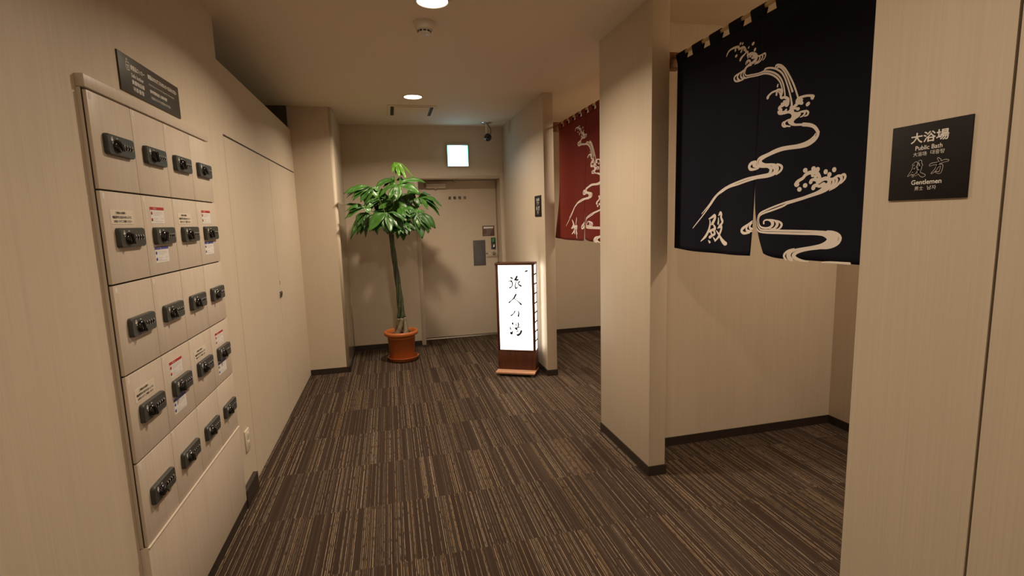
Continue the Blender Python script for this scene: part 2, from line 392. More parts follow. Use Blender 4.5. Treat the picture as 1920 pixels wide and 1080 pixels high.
# ------------------------------------------------------------------ dyed design, brush characters and foliage, measured in metres
ART = [[(2.3273,2.2814,0.0069),(2.3202,2.2919,0.0088),(2.3053,2.301,0.0088),(2.2802,2.3035,0.0094),(2.2571,2.3013,0.0113),(2.2374,2.2965,0.0126),(2.2305,2.2857,0.0107),(2.2146,2.2857,0.0107),(2.1972,2.2822,0.0113),(2.1873,2.27,0.0113),(2.182,2.2563,0.0113)],[(2.2602,2.2971,0.0088),(2.2597,2.2877,0.0119)],[(2.2373,2.294,0.0082),(2.2353,2.2841,0.0082)],[(2.205,2.2817,0.0075),(2.211,2.2755,0.0082),(2.217,2.2692,0.0119)],[(2.1906,2.2751,0.0069),(2.1966,2.2689,0.0082)],[(2.1789,2.2554,0.0094),(2.1909,2.249,0.0082),(2.2063,2.2436,0.0107),(2.217,2.2367,0.0138),(2.2216,2.2319,0.0132)],[(2.1821,2.2584,0.0094),(2.1695,2.2524,0.0094),(2.1707,2.2448,0.0082),(2.1717,2.2351,0.0069)],[(2.1702,2.2347,0.0094),(2.1597,2.2395,0.0113),(2.1415,2.2368,0.0138),(2.1233,2.2273,0.0189),(2.1124,2.2151,0.0226),(2.1132,2.2037,0.0195),(2.1246,2.1962,0.0157),(2.1424,2.1935,0.0113),(2.1604,2.1918,0.0088),(2.1756,2.1881,0.0069),(2.1891,2.1798,0.0063),(2.1967,2.1738,0.0057)],[(2.1531,2.2275,0.0113),(2.1471,2.2277,0.0094)],[(2.1391,2.2173,0.0113),(2.1271,2.2157,0.0126)],[(2.1682,2.2251,0.0069),(2.1653,2.2282,0.0063)],[(2.1808,2.2007,0.0063),(2.1767,2.2106,0.0075),(2.1645,2.213,0.0088),(2.152,2.2063,0.0094),(2.1531,2.1977,0.0075)],[(2.1701,2.2026,0.0057),(2.1658,2.2073,0.0063)],[(2.105,2.2129,0.0063),(2.0904,2.2104,0.0082),(2.0871,2.2017,0.0082),(2.0951,2.1905,0.0069),(2.1154,2.1886,0.005)],[(2.0876,2.2115,0.0057),(2.0718,2.2096,0.0075),(2.0686,2.2019,0.0082),(2.0752,2.1923,0.0069),(2.0919,2.1837,0.0057),(2.121,2.1834,0.0044)],[(2.0705,2.2111,0.0057),(2.0565,2.2116,0.0082),(2.0505,2.204,0.0082),(2.0554,2.1921,0.0063),(2.0677,2.1853,0.0038)],[(2.1873,2.1753,0.0057),(2.1947,2.1651,0.0069),(2.1957,2.1531,0.0075),(2.1824,2.1384,0.0075),(2.1546,2.135,0.0063),(2.0947,2.1269,0.0063),(2.0659,2.1249,0.0069),(2.0546,2.1232,0.0069)],[(2.1968,2.1769,0.0057),(2.2251,2.1714,0.0075),(2.2542,2.1668,0.0088),(2.2636,2.1568,0.0101),(2.253,2.1425,0.0088),(2.2267,2.1357,0.0075),(2.198,2.1364,0.0075),(2.1856,2.1392,0.0063)],[(2.2251,2.1703,0.0069),(2.2376,2.1624,0.0094),(2.237,2.1498,0.0107),(2.2203,2.1371,0.0082)],[(2.1998,2.1736,0.0069),(2.2136,2.1641,0.0088),(2.213,2.1516,0.0101),(2.1981,2.1395,0.0082)],[(2.1404,2.1844,0.0042),(2.1586,2.1863,0.0053),(2.1753,2.182,0.0053),(2.184,2.1703,0.0057),(2.185,2.1584,0.006),(2.1736,2.1472,0.0064),(2.1428,2.1419,0.006),(2.0981,2.1356,0.006),(2.0721,2.1344,0.0068),(2.058,2.1343,0.0079),(2.027,2.1257,0.0079),(1.9965,2.1126,0.0079),(1.9663,2.0931,0.0079),(1.9444,2.0706,0.0075),(1.9301,2.0448,0.0075),(1.9209,2.0167,0.0072),(1.9164,1.9917,0.0083)],[(2.0717,2.1265,0.0064),(2.0546,2.1238,0.0075),(2.0264,2.1151,0.0079),(1.9958,2.1001,0.0079),(1.9682,2.0797,0.0079),(1.9487,2.0569,0.0075),(1.9385,2.0358,0.0072),(1.9338,2.0199,0.0083)],[(2.0538,2.1361,0.0075),(2.0499,2.1417,0.0082),(2.0277,2.1402,0.0082),(2.003,2.1332,0.0082),(1.9757,2.1199,0.0075),(1.9487,2.1013,0.0082),(1.9296,2.0795,0.0075),(1.9128,2.0495,0.0075),(1.8956,2.0106,0.0075),(1.881,1.9708,0.0082),(1.876,1.9479,0.0107)],[(1.9827,2.1284,0.0082),(1.9805,2.1362,0.0094),(1.9688,2.1365,0.0094),(1.9476,2.1276,0.0088),(1.9263,2.1097,0.0082),(1.9075,2.0863,0.0082),(1.8832,2.0491,0.0082),(1.8642,2.0137,0.0082),(1.8503,1.9817,0.0082),(1.8447,1.9679,0.0082)],[(1.9719,2.1216,0.0075),(1.9708,2.1269,0.0082),(1.9604,2.1258,0.0082),(1.9417,2.1131,0.0082),(1.9227,2.0904,0.0082),(1.9033,2.058,0.0082),(1.8866,2.0247,0.0082),(1.8768,2.0033,0.0101)],[(2.0249,2.0122,0.017),(2.0158,2.0206,0.0113),(1.9971,2.0277,0.0088),(1.9732,2.0285,0.0088),(1.9602,2.031,0.0082),(1.9497,2.0284,0.0082),(1.9364,2.0205,0.0138),(1.9382,2.008,0.0157),(1.9415,1.9976,0.0126),(1.9346,1.9895,0.0107),(1.9219,1.9893,0.0107),(1.909,1.9845,0.0119),(1.8986,1.9766,0.0138),(1.898,1.9673,0.0189),(1.9025,1.9592,0.0283)],[(1.9573,2.0256,0.0069),(1.9675,2.0205,0.0082),(1.9683,2.0113,0.0113)],[(1.9468,2.023,0.0057),(1.9542,2.0174,0.0075)],[(1.9412,2.0161,0.0075),(1.9473,2.0101,0.0088)],[(1.772,1.9581,0.0126),(1.7753,1.9563,0.0201)],[(1.7755,1.9607,0.0126),(1.787,1.9651,0.0094),(1.8053,1.9685,0.0094),(1.826,1.9689,0.0107),(1.8422,1.9656,0.0138),(1.8489,1.9581,0.0176),(1.8482,1.9472,0.0157),(1.8597,1.9398,0.0138)],[(1.8441,1.9579,0.0107),(1.8276,1.956,0.0145)],[(1.8435,1.948,0.0101),(1.8245,1.9438,0.0132)],[(1.9627,2.0521,0.0075),(1.9649,2.0452,0.0088)],[(1.7985,1.9328,0.0157),(1.7941,1.935,0.0157)],[(2.222,2.3084,0.0107),(2.2257,2.3061,0.0107)],[(2.2067,2.3044,0.0088),(2.2091,2.3011,0.0088)],[(2.1629,2.2733,0.0069),(2.1667,2.2695,0.0069)],[(2.1377,2.2779,0.0138),(2.1324,2.2792,0.0138)],[(2.1228,2.2467,0.0138),(2.12,2.2492,0.0138)],[(2.2552,2.2595,0.0126),(2.2493,2.2604,0.0126)],[(1.9208,1.9706,0.0119),(1.9107,1.9702,0.0113)],[(1.9331,1.9641,0.0113),(1.92,1.9575,0.0138)],[(1.9502,1.9462,0.0075),(1.948,1.9533,0.0082),(1.9378,1.9557,0.0107),(1.9275,1.9554,0.0126)],[(1.9047,1.933,0.0107),(1.9107,1.9277,0.0126)],[(1.864,1.9308,0.0082),(1.8494,1.9277,0.0094),(1.8397,1.9239,0.0126),(1.8479,1.922,0.0075)],[(1.8364,1.9089,0.0063),(1.8224,1.9096,0.0082),(1.8106,1.9071,0.0094),(1.8101,1.8982,0.0088),(1.8189,1.891,0.0069),(1.8293,1.8886,0.0038)],[(1.8154,1.9099,0.0063),(1.8015,1.9079,0.0082),(1.793,1.9,0.0094),(1.7959,1.8909,0.0075),(1.8095,1.8883,0.0044)],[(1.886,1.8896,0.0063),(1.9032,1.8855,0.0075),(1.9103,1.8775,0.0101),(1.9021,1.8668,0.0075),(1.8781,1.86,0.0057)],[(1.9032,1.8855,0.005),(1.9182,1.8827,0.0075),(1.9216,1.874,0.0088),(1.9121,1.8648,0.0075),(1.9006,1.8618,0.0044)],[(1.7527,1.8102,0.0025),(1.7567,1.8039,0.0069),(1.7629,1.7961,0.0113)],[(1.9425,1.9474,0.0126),(1.9342,1.9382,0.0157)],[(1.8145,1.8563,0.0155),(1.7865,1.8494,0.0151),(1.7657,1.8404,0.0143),(1.7516,1.8274,0.0143),(1.7431,1.8138,0.0143),(1.7422,1.8152,0.0143),(1.7452,1.7984,0.014),(1.7608,1.7834,0.0151),(1.7882,1.7721,0.0158),(1.8197,1.7677,0.0136),(1.8615,1.7679,0.0117),(1.905,1.7682,0.0113),(1.9433,1.7639,0.0113),(1.9829,1.7571,0.0113),(2.0169,1.7503,0.0121),(2.0412,1.7421,0.0143),(2.0478,1.7329,0.0166),(2.0383,1.7218,0.0166),(2.0115,1.7139,0.0128),(1.9736,1.711,0.0113),(1.9465,1.7032,0.0151),(1.9342,1.6899,0.0189),(1.9417,1.6762,0.0189),(1.961,1.6659,0.0136),(1.9947,1.6604,0.0113),(2.044,1.6597,0.0102),(2.0748,1.6585,0.0098),(2.1342,1.6514,0.0098),(2.201,1.6407,0.0094),(2.2862,1.6305,0.0094),(2.3459,1.6128,0.0094),(2.3923,1.5934,0.0083),(2.4474,1.5408,0.0079),(2.4966,1.4909,0.0068),(2.5348,1.4548,0.006),(2.5725,1.4218,0.0042)],[(1.7542,1.8107,0.003),(1.7603,1.7986,0.0098),(1.7777,1.786,0.0128),(1.8057,1.7769,0.0128),(1.8408,1.7741,0.0113),(1.8835,1.7756,0.0102),(1.9213,1.7751,0.0102),(1.9602,1.7697,0.0102),(2.0002,1.7605,0.0102),(2.0418,1.7534,0.0106),(2.0629,1.7447,0.0106),(2.0694,1.7303,0.0102),(2.0613,1.7143,0.0106),(2.0322,1.7074,0.0102),(1.9971,1.7037,0.0102),(1.9744,1.694,0.0181),(1.9753,1.6807,0.0181),(1.9883,1.6697,0.0128),(2.0266,1.6682,0.0102),(2.0789,1.6665,0.0091),(2.1347,1.6625,0.0098),(2.2015,1.6522,0.0098),(2.2866,1.6376,0.0094),(2.3539,1.6181,0.0094),(2.4082,1.5892,0.0083),(2.4478,1.5509,0.0072),(2.4805,1.5214,0.0057),(2.5039,1.5013,0.0038)],[(2.0431,1.7448,0.0063),(2.0552,1.7363,0.0086),(2.0564,1.7238,0.0086),(2.0468,1.714,0.007)],[(1.9662,1.6993,0.0094),(1.9524,1.6906,0.0117),(1.9516,1.6772,0.0125),(1.9712,1.6669,0.0094)],[(1.9369,1.7082,0.0086),(1.9171,1.7012,0.011),(1.9084,1.6908,0.0125),(1.9157,1.6773,0.011),(1.9377,1.665,0.0078)],[(2.0808,1.738,0.0078),(2.1103,1.7324,0.0149),(2.1248,1.7185,0.0172),(2.1127,1.7043,0.0149),(2.0789,1.7009,0.0086),(2.0571,1.7038,0.0055)],[(2.0793,1.4606,0.0053),(2.1107,1.4427,0.01),(2.1463,1.4244,0.0153),(2.1557,1.4105,0.0159),(2.1351,1.4012,0.0133),(2.0957,1.4047,0.008)],[(2.1043,1.445,0.0086),(2.1197,1.4269,0.0119),(2.1125,1.4134,0.0133),(2.08,1.4116,0.008)],[(2.0801,1.4517,0.0066),(2.0961,1.4383,0.0119),(2.0916,1.4249,0.0133),(2.0774,1.4228,0.0106)],[(1.8293,1.6144,0.0252),(1.8273,1.6216,0.0176),(1.8194,1.6284,0.0138),(1.8033,1.6362,0.0132),(1.7923,1.648,0.0138),(1.7767,1.6556,0.0157),(1.7541,1.6562,0.0157),(1.7382,1.6511,0.0157),(1.7287,1.6405,0.0145),(1.7268,1.628,0.0189),(1.7317,1.6178,0.022),(1.7348,1.6145,0.0157)],[(1.7607,1.6541,0.0126),(1.7589,1.6441,0.0151)],[(1.7463,1.6385,0.0151),(1.7376,1.6422,0.0126)],[(1.7663,1.6169,0.0164),(1.7633,1.6239,0.0138),(1.7522,1.6266,0.0126),(1.7364,1.6235,0.0157)],[(1.727,1.6139,0.0126),(1.7145,1.6226,0.0157),(1.6976,1.6264,0.0157),(1.6825,1.6226,0.0189),(1.6776,1.6118,0.0189),(1.6832,1.6001,0.022),(1.6974,1.5907,0.0239),(1.714,1.5812,0.0157),(1.7376,1.572,0.0119),(1.7664,1.5645,0.0101),(1.8007,1.5553,0.0088),(1.8483,1.5453,0.0079),(1.873,1.5407,0.0079)],[(1.7534,1.5926,0.0189),(1.7505,1.5996,0.0157),(1.7395,1.6024,0.0138),(1.726,1.5979,0.0126),(1.7153,1.6007,0.0157),(1.7046,1.6025,0.0208),(1.7039,1.5929,0.0252)],[(1.672,1.6217,0.0101),(1.6615,1.6191,0.0126),(1.6578,1.6103,0.0126),(1.6642,1.597,0.0113),(1.6801,1.586,0.0101),(1.6986,1.5767,0.0088),(1.7285,1.5679,0.0082),(1.7661,1.5591,0.0079),(1.8121,1.5475,0.0079),(1.8725,1.533,0.0079)],[(1.6598,1.6241,0.0075),(1.6475,1.6231,0.0113),(1.6418,1.6141,0.0126),(1.648,1.601,0.0107),(1.6616,1.59,0.0075),(1.6798,1.5817,0.0038)],[(1.6538,1.627,0.0063),(1.6359,1.6314,0.0101),(1.6226,1.626,0.0138),(1.6208,1.6141,0.0126),(1.6319,1.6015,0.0107),(1.6493,1.5892,0.0082),(1.6764,1.5771,0.0031)],[(1.626,1.6313,0.0057),(1.6104,1.6341,0.0107),(1.603,1.626,0.0113),(1.6071,1.6147,0.0088),(1.6228,1.6,0.0031)],[(1.7943,1.6678,0.0195),(1.7929,1.6677,0.0195)],[(1.7568,1.6707,0.0195),(1.7554,1.6705,0.0195)],[(1.7376,1.6657,0.0195),(1.7362,1.6656,0.0195)],[(1.6989,1.6526,0.0195),(1.6976,1.6525,0.0195)],[(1.6801,1.64,0.0195),(1.6788,1.6399,0.0195)],[(1.6579,1.6567,0.0195),(1.6566,1.6565,0.0195)],[(1.7916,1.6056,0.0195),(1.7902,1.6055,0.0195)],[(1.8166,1.5913,0.0195),(1.8152,1.5912,0.0195)],[(1.8705,1.5411,0.0079),(1.9342,1.5245,0.0079),(1.9824,1.511,0.0079),(2.0184,1.4997,0.0079),(2.0352,1.4887,0.0068),(2.0429,1.4702,0.0053),(2.0433,1.4495,0.0053),(2.0321,1.4309,0.0068),(2.0113,1.4188,0.0079),(1.9662,1.4173,0.0079),(1.9017,1.4172,0.0087),(1.7921,1.4159,0.0094),(1.7236,1.4143,0.0098),(1.6797,1.4111,0.0128),(1.6488,1.4029,0.0234),(1.6375,1.3896,0.034),(1.6492,1.3746,0.0287),(1.6763,1.3588,0.0174),(1.7144,1.347,0.0094),(1.7542,1.341,0.0094),(1.7902,1.3329,0.0106),(1.8165,1.323,0.014),(1.8266,1.3107,0.017),(1.8178,1.2995,0.0151),(1.793,1.2917,0.0102),(1.7613,1.2892,0.0045)],[(1.87,1.5335,0.0079),(1.8948,1.5222,0.0087),(1.9467,1.5081,0.0087),(2.0011,1.4953,0.0079),(2.0263,1.4855,0.0068),(2.0342,1.4702,0.0053),(2.0316,1.4495,0.0068),(2.0207,1.4351,0.0079),(1.9975,1.4281,0.0087),(1.9668,1.4284,0.0094),(1.948,1.4355,0.0125),(1.9411,1.4475,0.0181),(1.9494,1.4595,0.0151),(1.9688,1.4646,0.0079),(1.9882,1.4637,0.0072),(1.9991,1.4566,0.0083),(1.9973,1.4495,0.0106)],[(1.9497,1.4655,0.0057),(1.9307,1.4614,0.0082),(1.9155,1.4515,0.0157),(1.9174,1.4377,0.0145),(1.934,1.4257,0.0075),(1.9583,1.4239,0.0031)],[(1.9307,1.4624,0.005),(1.9067,1.4573,0.0075),(1.8917,1.4456,0.0113),(1.8961,1.4319,0.0101),(1.9099,1.423,0.0063),(1.9311,1.4228,0.0031)],[(2.0436,1.4267,0.0042),(2.0282,1.4124,0.0079),(1.9992,1.4077,0.0079),(1.9546,1.4064,0.0087),(1.9011,1.4064,0.0094),(1.7914,1.4047,0.0102),(1.7354,1.405,0.0106),(1.6984,1.4028,0.0125),(1.6739,1.3944,0.0189),(1.6651,1.3858,0.0226),(1.6772,1.3716,0.0174),(1.7053,1.3595,0.0125),(1.7446,1.3507,0.0102),(1.783,1.3437,0.0091),(1.8146,1.3369,0.0091),(1.8386,1.3271,0.0136),(1.849,1.3147,0.0204),(1.8469,1.3019,0.0204),(1.8352,1.2923,0.0158)],[(1.6778,1.418,0.0042),(1.6519,1.4155,0.0077),(1.6262,1.4072,0.0119),(1.6113,1.3923,0.0147),(1.6194,1.3728,0.0126),(1.6435,1.3582,0.0105),(1.6757,1.3489,0.0077),(1.7142,1.345,0.0035)],[(1.8257,1.3406,0.0035),(1.8501,1.3319,0.0077),(1.8661,1.318,0.0098),(1.8705,1.3047,0.0098),(1.8603,1.2906,0.0084)],[(1.696,1.2905,0.0056),(1.6555,1.2936,0.0077),(1.6097,1.2951,0.0084),(1.5615,1.2959,0.0098)]]
ART_FILL = [[(1.886,1.9318),(1.8854,1.9426),(1.8772,1.9481),(1.8646,1.9409),(1.8526,1.941),(1.8464,1.937),(1.8655,1.9357),(1.867,1.9314),(1.8636,1.9235),(1.8607,1.9165),(1.8461,1.9117),(1.8354,1.9122),(1.828,1.9053),(1.8275,1.8981),(1.8353,1.8907),(1.8516,1.8849),(1.8608,1.8775),(1.8592,1.8709),(1.8481,1.8657),(1.8101,1.86),(1.8095,1.8509),(1.8523,1.8569),(1.8721,1.8623),(1.8849,1.871),(1.893,1.8817),(1.886,1.8887),(1.8741,1.8965),(1.8734,1.9046),(1.88,1.9123),(1.8926,1.9167),(1.9101,1.9165),(1.9356,1.9179),(1.9488,1.9224),(1.9559,1.9314),(1.955,1.9387),(1.9447,1.9404),(1.9314,1.9339),(1.9109,1.9305),(1.9007,1.9275),(1.8907,1.9273)],[(1.9034,1.9741),(1.8935,1.9755),(1.895,1.9667),(1.8901,1.9583),(1.8945,1.9501),(1.907,1.9497),(1.9199,1.9552),(1.9126,1.9595),(1.9078,1.964)],[(2.0727,1.737),(2.0954,1.7346),(2.1044,1.7266),(2.0981,1.7131),(2.0791,1.706),(2.0572,1.7058),(2.0715,1.7154),(2.0765,1.7261)]]
KANJI_TONO = [[(2.4496,1.4727,0.0073),(2.4288,1.481,0.0123),(2.4085,1.4903,0.0168),(2.4045,1.4776,0.0168),(2.4142,1.4607,0.0168),(2.4241,1.448,0.0168),(2.4308,1.4416,0.0084)],[(2.444,1.4651,0.0061),(2.4415,1.4459,0.0101),(2.4476,1.42,0.0123),(2.4608,1.3939,0.014),(2.478,1.3718,0.014),(2.5065,1.3489,0.0039)],[(2.4151,1.4395,0.0084),(2.406,1.4289,0.0145),(2.4056,1.4184,0.0168),(2.4261,1.4117,0.014),(2.4469,1.4028,0.0112)],[(2.4367,1.4116,0.0101),(2.4325,1.3945,0.0101),(2.4251,1.3839,0.0112)],[(2.4121,1.4076,0.0101),(2.4046,1.3929,0.014),(2.425,1.3818,0.0129),(2.4422,1.3727,0.0168)],[(2.4522,1.3551,0.0045),(2.443,1.3457,0.014)],[(2.4159,1.3713,0.0067),(2.4033,1.3588,0.0123),(2.4013,1.3525,0.0084)],[(2.3745,1.4898,0.0056),(2.3584,1.502,0.0196),(2.3498,1.4935,0.0168),(2.3526,1.4812,0.0157),(2.3437,1.4666,0.0168),(2.3369,1.4583,0.0168),(2.3462,1.446,0.014),(2.3623,1.4355,0.014),(2.3802,1.4218,0.0067)],[(2.3757,1.4773,0.0056),(2.375,1.4606,0.0112),(2.3778,1.447,0.014)],[(2.3686,1.4271,0.0112),(2.3489,1.4335,0.0168),(2.3483,1.4169,0.0157),(2.3607,1.3958,0.014),(2.37,1.3789,0.014),(2.3997,1.3547,0.0084)],[(2.3932,1.409,0.0056),(2.3774,1.3955,0.0112),(2.36,1.3791,0.014),(2.3392,1.3588,0.0224),(2.3126,1.3452,0.0252),(2.2932,1.3439,0.0168)]]
KANJI_HIME = [[(4.5794,1.4795,0.01),(4.5622,1.4542,0.0189),(4.5451,1.429,0.0222),(4.5342,1.3998,0.02),(4.5471,1.3745,0.0189),(4.5904,1.3462,0.0078)],[(4.5945,1.4013,0.0144),(4.5457,1.4144,0.0167),(4.4863,1.4231,0.0167),(4.4575,1.417,0.0167),(4.487,1.4023,0.0133)],[(4.4744,1.4973,0.0144),(4.4785,1.4788,0.0189),(4.4908,1.4624,0.0133)],[(4.4848,1.4665,0.0144),(4.4974,1.4396,0.0144)],[(4.5102,1.4084,0.0189),(4.4879,1.3754,0.0244),(4.4678,1.3508,0.0189)],[(4.4996,1.3752,0.0133),(4.4783,1.3132,0.0156)],[(4.5408,1.383,0.0167),(4.5335,1.3537,0.0189)],[(4.5506,1.4416,0.0167),(4.5822,1.4035,0.0189)],[(4.4572,1.4253,0.0144),(4.4641,1.3922,0.0133)]]
LAMP_INK = [[(-0.0409,0.9511,0.006),(-0.0259,0.9426,0.0077)],[(-0.0618,0.9147,0.0034),(-0.0331,0.919,0.0051)],[(-0.0353,0.919,0.0034),(-0.0427,0.8933,0.0026),(-0.0497,0.8804,0.0021)],[(-0.0332,0.9169,0.0051),(-0.0252,0.8933,0.0051),(-0.0326,0.8632,0.0043),(-0.0528,0.8502,0.006)],[(0.0204,0.9596,0.0085),(0.0135,0.9447,0.0085),(0.0021,0.9297,0.0094)],[(0.0022,0.9318,0.0068),(0.026,0.9267,0.0077),(0.0306,0.9361,0.0043)],[(0.0149,0.919,0.0026),(0.003,0.8848,0.0043),(0.0023,0.859,0.0051),(0.0085,0.8462,0.0068),(0.0285,0.8591,0.0026)],[(0.0451,0.9105,0.0068),(0.0294,0.8934,0.0038),(0.0421,0.8784,0.006),(0.0571,0.8699,0.0085)],[(0.0068,0.7881,0.0068),(-0.0047,0.7686,0.0077),(-0.014,0.7512,0.0068),(-0.0389,0.7294,0.0034),(-0.0638,0.7074,0.0068)],[(-0.014,0.7512,0.0034),(0.0117,0.7299,0.003),(0.0373,0.7085,0.0051),(0.0544,0.6914,0.0085)],[(0.1041,1.0082,0.006),(0.1214,1.0145,0.0068)],[(0.1131,1.0251,0.0021),(0.1104,1.004,0.0021)],[(-0.009,0.6217,0.0057),(-0.0219,0.5997,0.0038),(-0.0471,0.5799,0.0066)],[(0.0252,0.6222,0.0047),(0.0295,0.6029,0.0057),(0.0249,0.5762,0.0076)],[(-0.036,0.5047,0.0085),(-0.0333,0.4974,0.0085)],[(-0.0604,0.4651,0.0038),(-0.056,0.4456,0.0066)],[(-0.0546,0.4113,0.0085),(-0.0476,0.3993,0.0095),(-0.0369,0.4265,0.0038)],[(-0.0003,0.5005,0.0033),(-0.0034,0.4761,0.0033)],[(0.0196,0.5107,0.0047),(0.0239,0.4913,0.0057),(0.0185,0.4717,0.0047)],[(-0.0163,0.4563,0.0038),(0.0109,0.4618,0.0047),(0.0429,0.4698,0.0033)],[(-0.0002,0.4508,0.0104),(0.0055,0.4446,0.0076)],[(0.0198,0.4328,0.0038),(0.0048,0.4202,0.0038)],[(0.0491,0.4286,0.0095),(0.0386,0.4039,0.0085),(0.0162,0.3887,0.0104),(0.0065,0.3933,0.0057)]]
FOLIAGE = [('young',(0.066,0.0,2.133),[(-0.009,0.02,2.076,0.034),(0.002,-0.03,2.018,0.038),(0.042,0.02,2.002,0.044),(0.072,-0.03,1.975,0.056),(0.109,0.02,1.993,0.063),(0.146,-0.03,1.949,0.042),(0.232,0.02,1.959,0.024)]),('leaf',(0.05,-0.08,1.889),[(0.04,-0.16,1.73,0.101),(-0.155,-0.12,1.758,0.065),(0.274,-0.16,1.794,0.101),(-0.045,-0.03,1.889,0.061),(0.346,-0.07,1.909,0.076),(0.154,-0.03,1.923,0.061)]),('leaf',(0.041,0.02,1.947),[(-0.185,-0.06,1.866,0.076),(-0.064,0.07,1.943,0.051),(-0.008,0.03,1.971,0.051),(0.149,0.07,1.931,0.061),(-0.031,0.03,1.893,0.061)]),('leaf',(-0.197,-0.28,1.856),[(-0.473,-0.36,1.791,0.076),(-0.452,-0.32,1.757,0.051),(-0.387,-0.36,1.725,0.071),(-0.274,-0.32,1.69,0.121),(-0.123,-0.27,1.812,0.071)]),('leaf',(-0.276,-0.32,1.66),[(-0.422,-0.31,1.659,0.067),(-0.475,-0.36,1.552,0.061),(-0.475,-0.31,1.687,0.036),(-0.191,-0.27,1.69,0.061),(-0.243,-0.4,1.601,0.081)]),('leaf',(-0.288,0.12,1.621),[(-0.462,0.04,1.336,0.071),(-0.361,0.08,1.387,0.101),(-0.401,0.04,1.511,0.071),(-0.245,0.08,1.421,0.091),(-0.182,0.04,1.377,0.061)]),('leaf',(-0.075,-0.2,1.609),[(-0.255,-0.28,1.418,0.141),(0.076,-0.24,1.429,0.167),(-0.174,-0.28,1.406,0.071),(-0.061,-0.24,1.397,0.061),(0.122,-0.28,1.504,0.071)]),('leaf',(0.234,-0.12,1.603),[(0.271,-0.2,1.325,0.121),(0.417,-0.16,1.429,0.111),(0.333,-0.2,1.378,0.071),(0.198,-0.16,1.479,0.081),(0.077,-0.11,1.571,0.071),(0.316,-0.07,1.61,0.045)]),('leaf',(0.267,0.06,1.768),[(0.508,-0.02,1.665,0.067),(0.483,0.02,1.562,0.063),(0.418,0.07,1.723,0.061),(0.401,0.11,1.792,0.051),(0.246,-0.02,1.643,0.111)]),('leaf',(-0.004,0.02,1.715),[(-0.154,-0.06,1.651,0.131),(-0.038,-0.02,1.612,0.121),(0.142,0.03,1.675,0.121),(0.081,-0.02,1.6,0.131),(0.163,-0.06,1.606,0.091)]),('leaf',(0.075,-0.04,1.516),[(0.08,-0.12,1.313,0.111),(0.143,-0.08,1.392,0.096),(0.017,-0.12,1.332,0.091),(0.214,0.01,1.464,0.061),(-0.023,-0.12,1.417,0.071)]),('leaf',(0.154,0.14,1.812),[(0.335,0.15,1.781,0.071),(0.233,0.19,1.814,0.091),(0.191,0.06,1.684,0.101),(0.07,0.1,1.698,0.091)]),('leaf',(-0.147,0.12,1.816),[(-0.275,0.04,1.703,0.111),(-0.299,0.17,1.765,0.071),(-0.072,0.13,1.825,0.091),(-0.154,0.08,1.692,0.101)]),('leaf',(-0.037,0.2,1.781),[(-0.152,0.21,1.764,0.101),(-0.082,0.16,1.665,0.101),(0.05,0.12,1.661,0.101),(0.116,0.25,1.761,0.101)]),('leaf',(0.051,0.2,1.663),[(-0.089,0.12,1.55,0.101),(0.041,0.16,1.508,0.101),(0.195,0.12,1.542,0.101),(0.247,0.25,1.66,0.091)]),('leaf',(-0.103,0.16,1.627),[(-0.22,0.08,1.515,0.101),(-0.111,0.12,1.483,0.101),(-0.016,0.08,1.509,0.091),(-0.207,0.21,1.631,0.081)])]

# ================================================================== THE ROOM
def slab(name, x0, x1, y0, y1, z0, z1, mat, bev=0.0):
    return struct(MB().box(x0, x1, y0, y1, z0, z1, 0, bev).build(name, mat))
slab('floor', -1.75, 3.2, YBACK-0.1, 6.55, -0.06, 0.0, M['carpet'])
slab('ceiling', -1.75, 3.2, YBACK-0.1, 6.55, ZC, ZC+0.08, M['ceiling'])

# left wall: full height beside the camera, then a lower closet front with an open dark space above it
YT, ZT, ZDOOR = 3.132, 2.400, 2.005
w = MB()
w.box(XL-0.12, XL, YBACK, YT, 0.0, ZC)
w.box(XL-0.03, XL, YT, YC, 0.014, ZT)
struct(w.build('wall_left', M['wall']))
slab('wall_recess', XL-0.62, XL-0.60, YT-0.1, YC, 0.0, ZC, M['cavity_shade'])
slab('wall_recess_end', XL-0.60, XL-0.12, YT-0.02, YT, 0.0, ZC, M['cavity_shade'])
slab('wall_recess_shade', XL-0.60, XL-0.02, YC-0.02, YC, 0.0, ZC, M['cavity_shade'])  # dark sheet over the column face, painting in the recess shade
slab('baseboard_closet', XL-0.028, XL-0.012, YT, YC, 0.0, 0.014, M['baseboard'])

# boxed column at the end of the left wall, rounded outer corner
c = MB()
rr = 0.028; pts = [(XL-0.62, YC), ]
for k in range(7):
    a = -math.pi/2 + math.pi/2*k/6
    pts.append((XC-rr+rr*math.cos(a), YC+rr+rr*math.sin(a)))
pts += [(XC, YB), (XL-0.62, YB)]
c.prism(pts, lambda u, v, d: (u, v, d), ZC)
o = struct(c.build('wall_column', M['wall_end']))
for p in o.data.polygons:
    if abs(p.normal.z) < 0.1: p.use_smooth = abs(p.normal.x) > 0.02 and abs(p.normal.y) > 0.02
b = MB(); b.box(XL, XC+0.005, YC-0.006, YC, 0, BB); b.box(XC, XC+0.006, YC-0.006, YB, 0, BB)
struct(b.build('baseboard_column', M['baseboard']))

# back wall with the door opening
DX0, DX1, DZ = 0.367, 1.360, 2.008
w = MB()
w.box(XC-0.3, DX0-0.045, YB, YB+0.34, 0, ZC); w.box(DX1+0.045, 3.1, YB, YB+0.34, 0, ZC); w.box(DX0-0.045, DX1+0.045, YB, YB+0.34, DZ+0.03, ZC)
struct(w.build('wall_back', M['wall_end']))
b = MB(); b.box(XC, DX0-0.05, YB-0.006, YB, 0, BB); b.box(XF2, XA, YB-0.006, YB, 0, BB)
struct(b.build('baseboard_back', M['baseboard']))

